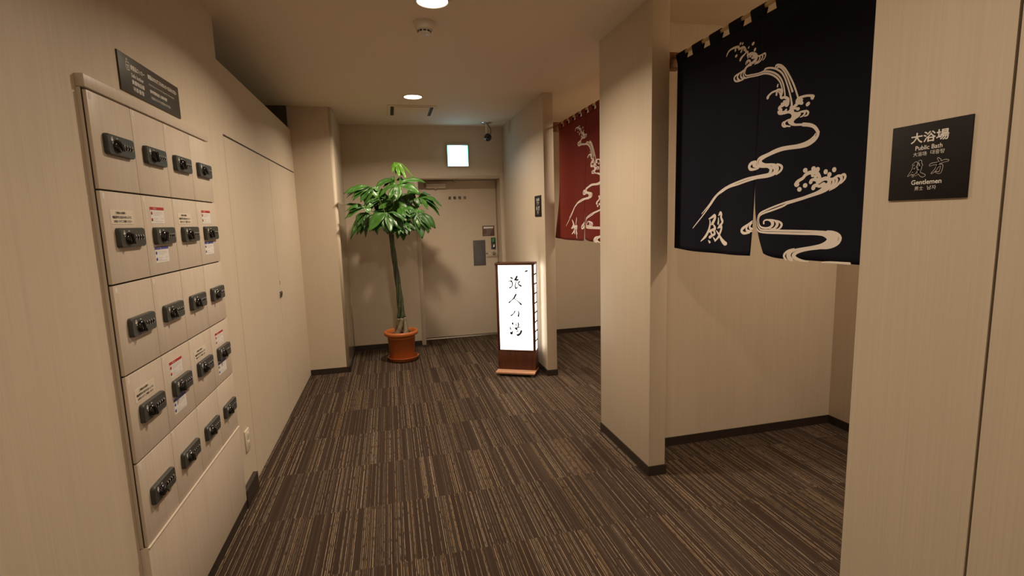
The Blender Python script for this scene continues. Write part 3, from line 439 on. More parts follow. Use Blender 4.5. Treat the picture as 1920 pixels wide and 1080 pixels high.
# wall end beside the red curtain and free-standing wall end between the entrances
slab('wall_partition', XF, XF2, YF, YB, 0, ZC, M['wall_end'], 0.002)
b = MB(); b.box(XF-0.006, XF2+0.006, YF-0.006, YF, 0, BB); b.box(XF-0.006, XF, YF, YB, 0, BB); b.box(XF2, XF2+0.006, YF, YB, 0, BB)
struct(b.build('baseboard_partition', M['baseboard']))
slab('wall_pillar', XP, XP2, YP, YP2, 0, ZC, M['wall'], 0.002)
b = MB(); b.box(XP-0.006, XP2+0.006, YP-0.006, YP, 0, BB); b.box(XP-0.006, XP, YP, YP2, 0, BB); b.box(XP2, XP2+0.006, YP, YA, 0, BB)
struct(b.build('baseboard_pillar', M['baseboard']))
slab('wall_alcove', XP2, XA, YA, YA+0.14, 0, ZC, M['wall'])
slab('wall_alcove_side', XA, XA+0.1, YR-0.1, YB, 0, ZC, M['wall'])
b = MB(); b.box(XP2, XA, YA-0.006, YA, 0, BB); b.box(XA-0.006, XA, YR, YA, 0, BB); b.box(XA-0.006, XA, YA+0.14, YB, 0, BB); b.box(XP2+0.006, XA, YA+0.14, YA+0.146, 0, BB)
struct(b.build('baseboard_alcove', M['baseboard']))

# right wall: two panels with a dark joint
w = MB(); w.box(XR, XR+0.13, YS+0.003, YR, 0, ZC); w.box(XR+0.13, XA, YR-0.1, YR, 0, ZC)
struct(w.build('wall_right', M['wall']))
slab('wall_right_panel', XR, XR+0.13, YBACK, YS-0.003, 0, ZC, M['wall'])
slab('wall_right_joint', XR+0.012, XR+0.12, YS-0.003, YS+0.003, 0, ZC, M['panel_gap'])
slab('wall_front', XL-0.12, XR+0.13, YBACK-0.1, YBACK, 0, ZC, M['wall'])

# baseboards of the left side (the locker block stands a little proud of the wall)
b = MB(); b.box(XL, XLF-0.002, YBACK, 2.800, 0, BB); b.box(XL, XLF+0.002, 2.800, 3.035, 0.0, 0.098)
struct(b.build('baseboard_left', M['baseboard']))

# ================================================================== ESCAPE DOOR
DY = YB + 0.25
door = bpy.data.objects.new('door_1', None); COL.objects.link(door); door.location = (DX0, DY, 0); struct(door)
door['label'] = 'beige steel escape stair door in the back wall'
def dl(x0, x1, y0, y1, z0, z1): return (x0-DX0, x1-DX0, y0-DY, y1-DY, z0, z1)
KD = 1.0264                      # fittings were measured on a nearer plane than the door leaf
def kz(z): return 1.5 + (z-1.5)*KD
def df(x0, x1, y0, y1, z0, z1): return (x0*KD-DX0, x1*KD-DX0, y0-DY, y1-DY, kz(z0), kz(z1))
f = MB()
f.box(*dl(DX0-0.045, DX0, YB-0.006, YB+0.32, 0, DZ+0.03), bev=0.002); f.box(*dl(DX1, DX1+0.045, YB-0.006, YB+0.32, 0, DZ+0.03), bev=0.002)
f.box(*dl(DX0, DX1, YB-0.006, YB+0.32, DZ, DZ+0.03), bev=0.002)
f.build('door_frame', M['frame'], door)
f = MB(); f.box(*dl(DX0+0.004, DX1-0.004, DY, DY+0.04, 0.012, DZ-0.004), bev=0.003)
leaf = f.build('door_leaf', M['door'], door)
f = MB(); f.box(*dl(DX0, DX1, DY-0.018, DY+0.05, 0, 0.012), bev=0.002); f.build('door_threshold', M['steel'], door)
f = MB(); f.box(*dl(DX0+0.004, DX1-0.004, DY-0.004, DY, 0.014, 0.030)); f.build('kick_strip', M['guard'], door)
f = MB(); f.box(*df(0.462, 0.697, DY-0.05, DY, 1.902, 1.957), bev=0.004)
f.lathe([(0.012, 0), (0.012, -0.012), (0, -0.012)], cx=0.575*KD-DX0, cy=-0.028, base=(0, 0, kz(1.902)), n=16)
cl = f.build('door_closer', M['off_white'], door)
f = MB(); f.box(*df(0.50, 0.82, DY-0.040, DY-0.028, 1.966, 1.974)); f.box(*df(0.80, 0.82, DY-0.040, DY+0.0, 1.966, 1.99)); f.build('closer_arm', M['frame'], cl)
lift = lambda u, v, d: (u*KD-DX0, -0.0006-d, kz(v))
f = MB()
for i, ch in enumerate('避難階段'): add_text(f, ch, 0.745+i*0.062, 1.783, height=0.037, width=0.034, lift=lift, bold=0.0012)
f.build('door_lettering', M['ink'], door)
f = MB(); f.box(*df(1.135, 1.287, DY-0.004, DY, 1.305, 1.432), bev=0.001)
pq = f.build('notice_plaque', M['plaque'], door)
f = MB(); f.box(*df(1.150, 1.272, DY-0.0050, DY-0.0042, 1.398, 1.420)); f.build('plaque_header', M['card'], pq)
f = MB()
for k in range(4): f.box(*df(1.155+0.03*(k < 3), 1.262-0.01*k, DY-0.0050, DY-0.0042, 1.380-k*0.019, 1.3835-k*0.019))
f.build('plaque_lettering', M['grey_print'], pq)
f = MB(); f.box(*df(1.011, 1.166, DY-0.003, DY, 0.938, 1.256), bev=0.001); f.build('grey_plate', M['grey_plate'], door)
f = MB(); f.box(*df(1.240, 1.294, DY-0.014, DY, 1.138, 1.281), bev=0.003)
lk = f.build('lock_case', M['black'], door)
f = MB(); f.box(*df(1.249, 1.285, DY-0.020, DY-0.013, 1.228, 1.274), bev=0.003); f.build('thumbturn_cover', M['green'], lk)
f = MB(); f.box(*df(1.262, 1.282, DY-0.034, DY-0.013, 1.165, 1.206), bev=0.004); f.build('thumbturn', M['chrome'], lk)
f = MB(); f.lathe([(0, -0.050), (0.020, -0.048), (0.022, -0.03), (0.026, -0.004), (0.026, 0)], cx=1.270*KD-DX0, cy=kz(1.086), axis='Y', n=20)
f.tube([(1.270*KD-DX0, -0.046, kz(1.088)), (1.235*KD-DX0, -0.052, kz(1.090)), (1.15*KD-DX0, -0.052, kz(1.090))], [0.012, 0.0095, 0.008], n=12)
f.build('door_handle', M['chrome'], door)

# ================================================================== CLOSET DOORS IN THE LEFT WALL
cl = thing('built_in_closet', 'tall flush double-leaf closet in the left wall beyond the lockers', 'closet', (XL, 4.18, 0.02))
for k, (y0, y1) in enumerate(((3.12, 4.177), (4.183, 5.235))):
    f = MB(); f.box(0.0002, 0.0010, y0-4.18, y1-4.18, 0.0, 1.977)
    d = f.build('door', M['wall'], cl)
    s = -1 if k == 0 else 1
    yy = s*0.024
    f = MB(); ring = [(0.0075+0.003*math.sin(a), yy+0.010*math.cos(a), 0.955+0.022*math.sin(a)) for a in [2*math.pi*i/20 for i in range(21)]]
    f.tube(ring, 0.0022, n=6, cap=False); f.lathe([(0, 0.008), (0.004, 0.007), (0.004, 0.001)], cx=yy, cy=0.977, axis='X', n=12)
    f.build('pull_ring', M['black'], d)
    if k == 1:
        f = MB(); f.lathe([(0, 0.003), (0.005, 0.0028), (0.006, 0.001)], cx=0.018, cy=1.055, axis='X', n=16); f.box(0.001, 0.0026, 0.0155, 0.0205, 1.034, 1.046)
        f.build('keyhole', M['black'], d)
f = MB(); f.box(0.0002, 0.0008, 3.12-4.18, 5.235-4.18, 1.978, 1.988); f.build('head_gap', M['panel_gap'], cl)

# ================================================================== LOCKER BLOCK
LY0, LDY, LDZ, LZ0 = 1.7585, 0.2563, 0.28725, 1.911
LZB = LZ0 - 5*LDZ
fr = thing('locker_surround', 'wood-print frame and lower panel around the bank of lockers', 'frame', (XL, LY0, 0.06))
f = MB(); f.box(0, XLF-XL, -0.003, 4*LDY+0.004, LZ0+0.004-0.06, LZ0+0.041-0.06, bev=0.0015); f.build('top_rail', M['panel'], fr)
f = MB(); f.box(0, 0.0105, -0.003, 0.0005, LZB-0.06, LZ0+0.003-0.06, bev=0.0005); f.build('side_stile', M['panel'], fr)
f = MB(); f.box(0, XLF-XL+0.0015, -0.003, 4*LDY+0.004, 0.0, LZB-0.0044-0.06, bev=0.0012); f.build('lower_panel', M['panel'], fr)
f = MB(); f.box(0.004, XLF-XL+0.005, -0.002, 4*LDY+0.003, LZB-0.0042-0.06, LZB-0.0010-0.06); f.build('edge_highlight', M['paper'], fr)  # pale strip paints in the highlight along the lower panel's top edge

def rounded_plate(mb, x0, x1, yc, zc, wy, wz, r, mi=0, n=5):
    pts = []
    for cx, cz, a0 in ((wy/2-r, wz/2-r, 0), (-wy/2+r, wz/2-r, 90), (-wy/2+r, -wz/2+r, 180), (wy/2-r, -wz/2+r, 270)):
        for k in range(n): a = math.radians(a0 + 90*k/(n-1)); pts.append((cx+r*math.cos(a), cz+r*math.sin(a)))
    t = bmesh.new(); lo = [t.verts.new((x0, yc+p[0], zc+p[1])) for p in pts]
    s = 0.94; mid = [t.verts.new((x0+(x1-x0)*0.72, yc+p[0], zc+p[1])) for p in pts]
    hi = [t.verts.new((x1, yc+p[0]*0.975, zc+p[1]*s)) for p in pts]
    for A, B in ((lo, mid), (mid, hi)):
        for i in range(len(pts)): t.faces.new([A[i], A[(i+1) % len(pts)], B[(i+1) % len(pts)], B[i]])
    t.faces.new(hi)
    mb.take(t, mi, False)
# one mesh of each locker part, shared by all twenty
T = XLF - XL
me_carcass = MB().box(0.0, 0.0125, 0.0006, LDY, 0, LDZ).mesh('carcass', M['panel_gap'])
me_door = MB().box(0.0128, T, 0.0013, LDY-0.0013, 0.0028, LDZ-0.0028, bev=0.0009).mesh('door', M['panel'])
f = MB(); rounded_plate(f, T, T+0.014, 0, 0, 0.166, 0.062, 0.010)
# two small padlock symbols above the knob
for k, yy in enumerate((-0.058, -0.030)):
    f.box(T+0.0140, T+0.0146, yy-0.005, yy+0.005, 0.010, 0.017, 1)
    sh = [(T+0.0143, yy + (0.003*k) + 0.0036*math.cos(a), 0.017+0.005*math.sin(a)) for a in [math.pi*i/8 for i in range(9)]]
    f.tube(sh, 0.0009, n=5, mi=1)
    f.box(T+0.0140, T+0.0145, yy+0.001+0.004*k, yy+0.004+0.004*k, 0.003, 0.007, 1)
me_lock = f.mesh('lock', [M['lock'], M['white_mark']])
f = MB(); f.lathe([(0.0215, 0.014), (0.0210, 0.018), (0.0175, 0.0235), (0.012, 0.025), (0, 0.025)], cx=0, cy=0, axis='X', n=24)
f.box(0.022, 0.031, -0.0055, 0.0055, -0.0185, 0.0185, bev=0.0025)
me_knob = f.mesh('knob', M['knob'])
f = MB(); f.lathe([(0, -0.0035), (0.0085, -0.0035), (0.0095, -0.002), (0.0095, 0.002), (0.0085, 0.0035), (0, 0.0035)], axis='Y', n=18)
for zz in (0.0052, -0.0052): add_text(f, '0', 0.0, zz, height=0.0062, width=0.0040, lift=lambda u, v, d: (0.0097-abs(v)*0.22, u, v), mi=1, bold=0.0004)
me_dial = f.mesh('dial_wheel', [M['black'], M['white_mark']])
me_tag = MB().box(T, T+0.0006, 0.010, 0.024, LDZ-0.026, LDZ-0.008).mesh('number_tag', M['clear_tag'])
liftX = lambda off: (lambda u, v, d: (off+d, u, v))
f = MB(); f.box(T, T+0.0008, 0.041, 0.182, LDZ-0.102, LDZ-0.058)
me_note = f.mesh('notice', M['paper'])
f = MB(); lf = liftX(T+0.0010)
add_text(f, 'ご利用のお客様へ', 0.105, LDZ-0.067, height=0.0078, width=0.066, lift=lf, bold=0.0004)
add_text(f, '暗証番号をお忘れのないように', 0.112, LDZ-0.0805, height=0.0085, width=0.118, lift=lf, bold=0.0004)
add_text(f, 'お気をつけてご利用ください', 0.114, LDZ-0.0935, height=0.0078, width=0.112, lift=lf, bold=0.0004)
me_note_t = f.mesh('lettering', M['ink'])
def how_to(zt, ink, name, title):
    f = MB(); f.box(T, T+0.0008, 0.056, 0.170, zt-0.059, zt)
    card = f.mesh(name, M['card'])
    f = MB(); f.box(T+0.0008, T+0.0012, 0.056, 0.170, zt-0.0105, zt)
    for zz in (0.022, 0.045): f.lathe([(0, T+0.0014), (0.0062, T+0.0014), (0.0062, T+0.0006)], cx=0.066, cy=zt-zz, axis='X', n=16)
    head = f.mesh('printed_header', ink)
    f = MB(); add_text(f, title, 0.095, zt-0.0053, height=0.0062, lift=liftX(T+0.0013))
    for k, (a, bb) in enumerate(((0.018, 0.150), (0.023, 0.160), (0.028, 0.130), (0.041, 0.112), (0.041, 0.160), (0.047, 0.105), (0.052, 0.155))):
        f.box(T+0.0008, T+0.0010, 0.080 if k != 4 else 0.138, bb, zt-a-0.0011, zt-a, 1)
    return card, head, f.mesh('lettering', [M['card'], M['grey_print']])
me_red = how_to(LDZ-0.041, M['red_print'], 'red_headed_notice', '施錠方法')
me_blue = how_to(LDZ-0.184, M['blue_print'], 'blue_headed_notice', '解錠方法')
ROWN = ['top row', 'second row', 'middle row', 'fourth row', 'bottom row']
COLN = ['nearest the camera', 'second from the near end', 'third from the near end', 'farthest from the camera']
random.seed(5)
for i in range(5):
    for j in range(4):
        extra = ''
        if i in (1, 3): extra = ' with cream notice' if j in (0, 2) else ' with red and blue notices'
        t = thing('locker', 'wood-print locker%s, %s, %s' % (extra, ROWN[i], COLN[j]), 'locker',
                  (XL, LY0+j*LDY, LZ0-(i+1)*LDZ), group='lockers in the bank on the left wall')
        link('carcass', me_carcass, t)
        d = link('door', me_door, t)
        link('number_tag', me_tag, t)
        zl = LDZ*0.495; yl = 0.1395
        lk = link('lock', me_lock, t, (0, yl, zl))
        kn = link('knob', me_knob, lk, (T, -0.030, -0.003)); kn.rotation_euler = (random.choice([0.35, 0.35, 0.35, -0.3, 0.9]), 0, 0)
        for k in range(4): link('dial_wheel', me_dial, lk, (T+0.0095, 0.010+k*0.0165, 0.0))
        if i in (1, 3):
            if j in (0, 2):
                n = link('notice', me_note, t); n['label'] = 'cream printed notice'; link('lettering', me_note_t, n)
            else:
                for (c_, h_, t_), nm in ((me_red, 'red_headed_notice'), (me_blue, 'blue_headed_notice')):
                    n = link(nm, c_, t); n['label'] = nm.replace('_', ' '); link('printed_header', h_, n); link('lettering', t_, n)

# dark sign above the lockers
sg = thing('locker_sign', 'dark brown multilingual safe locker sign above the lockers', 'sign', (XL, 2.021, 1.972))
f = MB(); f.box(0, 0.005, 0, 0.504, 0, 0.1285, bev=0.0008); f.build('plate', M['sign_brown'], sg)
f = MB(); lf = liftX(0.0053)
H_ = 0.1285
add_text(f, '貴重品ロッカー', 0.083, H_-0.034, height=0.017, width=0.105, lift=lf, align='L', bold=0.0005)
add_text(f, 'Safe locker', 0.083, H_-0.060, height=0.013, width=0.092, lift=lf, align='L', bold=0.0004)
add_text(f, '貴重物品箱', 0.083, H_-0.083, height=0.015, width=0.092, lift=lf, align='L', bold=0.0004)
add_text(f, '귀중품함', 0.086, H_-0.106, height=0.015, width=0.082, lift=lf, align='L', bold=0.0004)
f.build('heading_lettering', M['sign_white'], sg)
f = MB()
add_text(f, '貴重品はかならずこちらのロッカーにお入れください', 0.215, H_-0.030, height=0.016, width=0.262, lift=lf, align='L', bold=0.0005)
add_text(f, 'Please be sure to use this locker for your valuables', 0.218, H_-0.058, height=0.0075, width=0.232, lift=lf, align='L')
add_text(f, '请将贵重物品放入此箱内保管', 0.221, H_-0.081, height=0.012, width=0.150, lift=lf, align='L', bold=0.0003)
add_text(f, '귀중품은 반드시 이 보관함에 넣어 주세요', 0.224, H_-0.104, height=0.010, width=0.175, lift=lf, align='L')
f.build('lettering', M['sign_white'], sg)
f = MB()
# safe pictogram: a cabinet with a shelf and a small mark above it
for y0, y1, z0, z1 in ((0.050, 0.0525, -0.050, -0.022), (0.072, 0.0745, -0.050, -0.022), (0.050, 0.0745, -0.0245, -0.022), (0.050, 0.0745, -0.050, -0.0475), (0.055, 0.070, -0.036, -0.033), (0.060, 0.065, -0.044, -0.039)):
    f.box(0.005, 0.0055, y0, y1, H_+z0, H_+z1)
f.prism([(0.053, H_-0.018), (0.066, H_-0.018), (0.058, H_-0.010)], lambda u, v, d: (0.005+d, u, v), 0.0005)
f.build('pictogram', M['sign_white'], sg)

# electrical outlet low on the wall after the lockers
ol = thing('power_outlet', 'ivory double power outlet low on the left wall past the lockers', 'outlet', (XL, 2.975, 0.318))
f = MB(); f.box(0, 0.009, -0.036, 0.036, -0.060, 0.060, bev=0.003); f.build('cover_plate', M['outlet'], ol)
f = MB()
for zc in (-0.024, 0.024):
    f.box(0.009, 0.0115, -0.015, 0.015, zc-0.019, zc+0.019, 0, bev=0.001)
    for yy in (-0.006, 0.006): f.box(0.0112, 0.0118, yy-0.001, yy+0.001, zc-0.006, zc+0.006, 1)
f.build('sockets', [M['outlet'], M['slot']], ol)

# stainless corner guard on the column
cg = thing('corner_guard', 'brushed steel guard sheet on the lower side of the column', 'corner guard', (XC, YC, BB))
f = MB(); f.box(0.0003, 0.0022, 0.03, YB-YC-0.10, 0.002, 1.66); f.build('guard_sheet', M['guard'], cg)
f = MB(); f.box(0.0022, 0.006, YB-YC-0.13, YB-YC-0.11, 0.002, 0.72, bev=0.001); f.build('edge_trim', M['chrome'], cg)

# ================================================================== CEILING FITTINGS
def downlight(x, y, watts, label, group=None, r=0.079):
    t = thing('downlight', label, 'ceiling light', (x, y, ZC), group=group)
    f = MB(); f.lathe([(r+0.012, 0.0), (r+0.012, -0.004), (r+0.006, -0.007), (r, -0.006), (r-0.001, -0.001)], n=40); f.build('trim_ring', M['off_white'], t)
    f = MB(); f.lathe([(r-0.001, -0.003), (r*0.6, -0.0045), (0, -0.005)], n=40); f.build('diffuser', M['diffuser'], t)
    ld = bpy.data.lights.new('downlight_beam', 'AREA'); ld.shape = 'DISK'; ld.size = 2*r*0.95; ld.energy = watts; ld.color = LIGHT_COLOR; ld.spread = math.radians(150)
    lo = bpy.data.objects.new('downlight_beam', ld); COL.objects.link(lo); lo.parent = t; lo.location = (0, 0, -0.012)
names = ['round lit downlight between the smoke detector and the camera', 'round lit downlight in front of the ceiling vent near the back wall', 'round downlight over the locker bank', 'round downlight in the corridor behind the camera']
for (x, y, wt), nm in zip(DOWNLIGHTS, names): downlight(x, y, wt, nm, 'corridor downlights')
for (x, y, wt), nm in zip(ALCOVE_LIGHTS, ('downlight inside the entrance behind the navy curtain', 'downlight inside the entrance behind the red curtain')): downlight(x, y, wt, nm, 'entrance downlights', 0.05)

sd = thing('smoke_detector', 'round off-white smoke detector on the ceiling between the two downlights', 'smoke detector', (0.262, 3.045, ZC))
f = MB(); f.lathe([(0.062, 0), (0.062, -0.006), (0.056, -0.012), (0.052, -0.030), (0.046, -0.040)], n=36); f.build('base', M['off_white'], sd)
f = MB(); f.lathe([(0.046, -0.038), (0.036, -0.042), (0.036, -0.056), (0.033, -0.060), (0, -0.062)], n=36)
hd = f.build('sensor_head', M['off_white'], sd)
f = MB()
for k in range(10):
    a = 2*math.pi*(k+0.5)/10
    t_ = bmesh.new(); bmesh.ops.create_cube(t_, size=1); bmesh.ops.scale(t_, vec=(0.004, 0.016, 0.009), verts=t_.verts)
    bmesh.ops.rotate(t_, cent=(0, 0, 0), matrix=Matrix.Rotation(a, 3, 'Z'), verts=t_.verts); bmesh.ops.translate(t_, vec=(0.0352*math.cos(a), 0.0352*math.sin(a), -0.050), verts=t_.verts); f.take(t_)
f.build('vent_slots', M['slot'], hd)

vt = thing('ceiling_vent', 'square ceiling vent panel with two dark slots near the back wall', 'vent', (0.292, 5.362, ZC))
f = MB(); f.box(-0.235, 0.235, -0.255, 0.245, -0.006, 0, bev=0.002); f.box(-0.165, 0.165, -0.215, 0.205, -0.012, -0.006, bev=0.002); f.build('vent_panel', M['ceiling'], vt)
for s in (-1, 1):
    f = MB(); f.box(s*0.19-0.016, s*0.19+0.016, -0.205, 0.195, -0.0075, -0.0055); f.build('air_slot', M['slot'], vt)

sc_ = thing('security_camera', 'small black security camera hanging from the ceiling near the back right corner', 'camera', (1.165, 5.90, ZC))
f = MB(); f.lathe([(0.062, 0), (0.060, -0.006), (0.030, -0.014), (0.014, -0.020)], n=32); f.build('ceiling_plate', M['steel'], sc_)
f = MB(); f.lathe([(0.013, -0.018), (0.011, -0.10), (0.011, -0.125), (0, -0.125)], n=16); f.build('stem', M['off_white'], sc_)
f = MB(); f.tube([(0.012, 0, -0.02), (0.035, 0, -0.045), (0.055, 0.005, -0.085), (0.048, 0.005, -0.12), (0.035, 0, -0.135)], 0.004, n=8); f.build('cable', M['black'], sc_)
f = MB(); f.lathe([(0, -0.120)] + [(0.044*math.sin(a), -0.165+0.045*math.cos(a)) for a in [math.pi*k/16 for k in range(1, 16)]] + [(0, -0.210)], cx=0.012, n=28)
hd = f.build('camera_body', M['knob'], sc_)
f = MB(); f.lathe([(0, -0.052), (0.013, -0.051), (0.015, -0.046), (0.015, -0.03)], cx=0.0, cy=-0.178, axis='Y', n=20); f.build('lens', M['black'], hd)

# ================================================================== EXIT SIGN
ex = thing('exit_sign', 'square lit green-white exit sign over the escape door', 'sign', (0.849, YB, 2.144))
f = MB(); f.box(-0.126, 0.126, -0.042, 0, 0, 0.262, bev=0.004); f.build('housing', M['off_white'], ex)
f = MB(); f.box(-0.121, 0.121, -0.047, -0.0425, 0.005, 0.243, bev=0.001); f.build('lit_face', M['exit'], ex)

# ================================================================== ENTRANCE SIGNS
def outline_strokes(mb, strokes, lift, grow, mi, d):
    for s in strokes:
        for p in stroke_faces(s, 3, grow):
            mb.poly([lift(u, v, d) for u, v in p], mi)
def fit(strokes, u0, u1, v0, v1, flip_u=True, ws=1.0):
    us = [p[0] for s in strokes for p in s]; vs = [p[1] for s in strokes for p in s]
    a, b_, c_, d_ = min(us), max(us), min(vs), max(vs)
    k = (v1-v0)/(d_-c_)
    q = []
    for s in strokes:
        q.append([((u0 + (b_-p[0])/(b_-a)*(u1-u0)) if flip_u else (u0+(p[0]-a)/(b_-a)*(u1-u0)), v0+(p[1]-c_)*k, p[2]*k*ws) for p in s])
    return q
# brush strokes of the second character on the sign (drawn in a 0..1 box)
KATA = [[(0.44, 1.0, 0.10), (0.54, 0.88, 0.16)], [(0.0, 0.60, 0.10), (0.10, 0.66, 0.14), (0.45, 0.70, 0.13), (0.82, 0.80, 0.15), (1.0, 0.80, 0.10)],
        [(0.46, 0.70, 0.12), (0.42, 0.45, 0.14), (0.28, 0.20, 0.12), (0.12, 0.06, 0.06)], [(0.40, 0.48, 0.10), (0.66, 0.54, 0.14), (0.66, 0.30, 0.14), (0.58, 0.06, 0.14), (0.36, 0.12, 0.05)]]

gs = thing('bath_sign', 'black public bath gentlemen sign on the right wall', 'sign', (XR, 0.9335, 1.519))
f = MB(); f.box(-0.004, 0, -0.089, 0.089, 0, 0.1755, bev=0.0006); f.build('plate', M['sign_black'], gs)
f = MB(); lf = lambda u, v, d: (-0.0043-d, -u, v)
add_text(f, '大浴場', 0.0005, 0.143, height=0.0235, width=0.084, lift=lf, bold=0.0006)
add_text(f, 'Public Bath', 0.0005, 0.1195, width=0.060, height=0.0098, lift=lf, bold=0.0002)
add_text(f, '大浴场', -0.0185, 0.1055, width=0.031, height=0.0098, lift=lf)
add_text(f, '대중탕', 0.021, 0.1065, width=0.031, height=0.0098, lift=lf)
add_text(f, 'Gentlemen', 0.0005, 0.0405, width=0.068, height=0.0105, lift=lf, bold=0.0003)
add_text(f, '男士', -0.015, 0.0262, width=0.020, height=0.0095, lift=lf)
add_text(f, '남자', 0.014, 0.0267, width=0.020, height=0.0095, lift=lf)
tono = fit(KANJI_TONO, -0.043, -0.005, 0.0555, 0.0885, ws=1.5)
kata = [[(0.007+p[0]*0.038, 0.0565+p[1]*0.034, p[2]*0.034) for p in s] for s in KATA]
outline_strokes(f, tono+kata, lf, 0.0006, 0, 0.0)
outline_strokes(f, tono+kata, lf, -0.0002, 1, 0.00025)
f.build('lettering', [M['sign_white'], M['sign_black']], gs)

ls = thing('ladies_bath_sign', 'small black public bath sign on the wall end beside the red curtain', 'sign', (XF, 4.680, 1.521))
f = MB(); f.box(-0.005, 0, -0.105, 0.105, 0, 0.198, bev=0.0008); f.build('plate', M['sign_black'], ls)
f = MB(); lf2 = lambda u, v, d: (-0.0054-d, -u, v)
add_text(f, '大浴場', 0, 0.160, height=0.027, width=0.098, lift=lf2, bold=0.0007)
add_text(f, 'Public Bath', 0, 0.134, width=0.070, height=0.0115, lift=lf2, bold=0.0004)
add_text(f, '大浴场 대중탕', 0, 0.118, width=0.084, height=0.0115, lift=lf2)
outline_strokes(f, fit(KANJI_HIME, -0.055, -0.010, 0.054, 0.104, ws=0.8), lf2, 0.0009, 0, 0.0)
outline_strokes(f, [[(0.010+p[0]*0.045, 0.056+p[1]*0.045, p[2]*0.036) for p in s] for s in KATA], lf2, 0.0009, 0, 0.0)
add_text(f, 'Ladies', 0, 0.045, width=0.052, height=0.012, lift=lf2, bold=0.0004)
add_text(f, '女士 여자', 0, 0.028, width=0.062, height=0.0115, lift=lf2)
f.build('lettering', M['sign_white'], ls)

# ================================================================== SPLIT CURTAINS
ZROD, ZHEM = 2.418, 2.380
KN = XN/1.70                    # the measurements below are for a cloth 1.70 m away; the real one hangs nearer and is smaller
def zs(z): return 1.5 + (z-1.5)*KN
def curtain(kind, y_off, cloth, kanji, label, flare, slit):
    YLft, YSp, YRt = 2.774+y_off, 2.0775+y_off, 1.335+y_off
    t = thing('noren_curtain', label, 'curtain', (XN, YSp*KN, zs(ZROD)))
    def zbot(y):
        yy = y - y_off
        if yy > 2.0775: return 1.291 + 0.012*((yy-2.38)/0.39)**2 - 0.004
        return 1.2935 + 0.008*max(0, (yy-1.90)/0.12)**2*(1 if yy > 1.9 else 0)
    def wave(y, z):
        yy = y - y_off; d = max(0.0, min(1.0, (ZHEM-z)/1.09))
        x = 0.010*d*math.sin(yy*8.5+0.6) + 0.006*d*math.sin(yy*19.0)
        x += -0.030*max(0, d-0.35)*math.exp(-((yy-2.0775)/0.16)**2)
        return x
    def shift(y, z, right):
        s = 0.0
        if right and z < 1.68: s -= slit*((1.68-z)/0.38)**2.6*math.exp(-(YSp-y)/0.16)
        if not right and z < 1.9: s += flare*((1.9-z)/0.6)**2*math.exp(-(YLft-y)/0.25)
        if not right and z < 1.5: s += 0.006*((1.5-z)/0.2)**2*math.exp(-(y-YSp)/0.1)
        return s
    P0 = lambda y, z, dx=0.0: (wave(y, z)+dx, (y-YSp)*KN, (z-ZROD)*KN)
    for right in (False, True):
        ya, yb = (YLft, YSp+0.0012) if not right else (YSp-0.0012, YRt)
        f = MB(); NY, NZ = 44, 40; th = 0.0022
        grid = {}
        for side in (0, 1):
            for i in range(NY+1):
                for j in range(NZ+1):
                    y = ya + (yb-ya)*i/NY; zb = zbot(y); z = zb + (ZHEM-zb)*j/NZ
                    y2 = y + shift(y, z, right)
                    grid[side, i, j] = f.bm.verts.new(P0(y2, z, side*th))
        for side in (0, 1):
            for i in range(NY):
                for j in range(NZ):
                    q = f.bm.faces.new([grid[side, i, j], grid[side, i+1, j], grid[side, i+1, j+1], grid[side, i, j+1]]); q.smooth = True
        for i in range(NY):
            for j in (0, NZ): f.bm.faces.new([grid[0, i, j], grid[0, i+1, j], grid[1, i+1, j], grid[1, i, j]])
        for j in range(NZ):
            for i in (0, NY): f.bm.faces.new([grid[0, i, j], grid[0, i, j+1], grid[1, i, j+1], grid[1, i, j]])
        # dyed design, laid on the cloth face
        def dye(polys, lvl):
            for p in polys:
                cy = sum(q[0] for q in p)/len(p)
                if (cy < YSp) == right:
                    if all(q[1] > 1.283 for q in p): f.poly([P0(u, v, -0.0007-lvl) for u, v in p], 1)
        lvl = 0
        for s in ART:
            dye(stroke_faces([(u+y_off, v, w_) for u, v, w_ in s], 5), 0.00002*lvl); lvl = (lvl+1) % 9
        for poly in ART_FILL: dye([[(u+y_off, v) for u, v in poly]], 0.0002)
        if not right:
            for k, s in enumerate(kanji): dye(stroke_faces(s, 4), 0.00002*k)
        pn = f.build('cloth_panel', [cloth, M['cloth_white']], t)
    # hanging loops round the rod
    step, wdt = 0.1565, 0.0885
    y = YLft; k = 0
    while y > YRt + 0.02:
        f = MB(); w2 = min(wdt, y-YRt)
        prof = []
        R_ = 0.0118
        prof.append((-0.0016, (ZHEM-0.004-ZROD)*KN))
        for a in range(0, 13): an = math.pi - math.pi*a/12; prof.append((0.0011+R_*math.cos(an), R_*math.sin(an)))
        prof.append((0.0038, (ZHEM-0.004-ZROD)*KN))
        rows = []
        for yy in (y, y-w2):
            wv = wave(yy, ZHEM)
            rows.append([f.bm.verts.new((p[0]+wv, (yy-YSp)*KN, p[1])) for p in prof] + [f.bm.verts.new((p[0]*0.88+wv, (yy-YSp)*KN, p[1]*(0.9 if p[1] > 0 else 1.0))) for p in prof[::-1]])
        n = len(rows[0])
        for i in range(n): q = f.bm.faces.new([rows[0][i], rows[0][(i+1) % n], rows[1][(i+1) % n], rows[1][i]]); q.smooth = True
        f.build('hanging_loop', cloth, t)
        y -= step; k += 1
curtain('navy', 0.0, M['navy'], KANJI_TONO, 'navy split curtain with white wave design hanging in the near entrance', 0.0, 0.094)
curtain('red', 2.13, M['red'], KANJI_HIME, 'red split curtain with white wave design hanging in the far entrance', 0.17, 0.025)
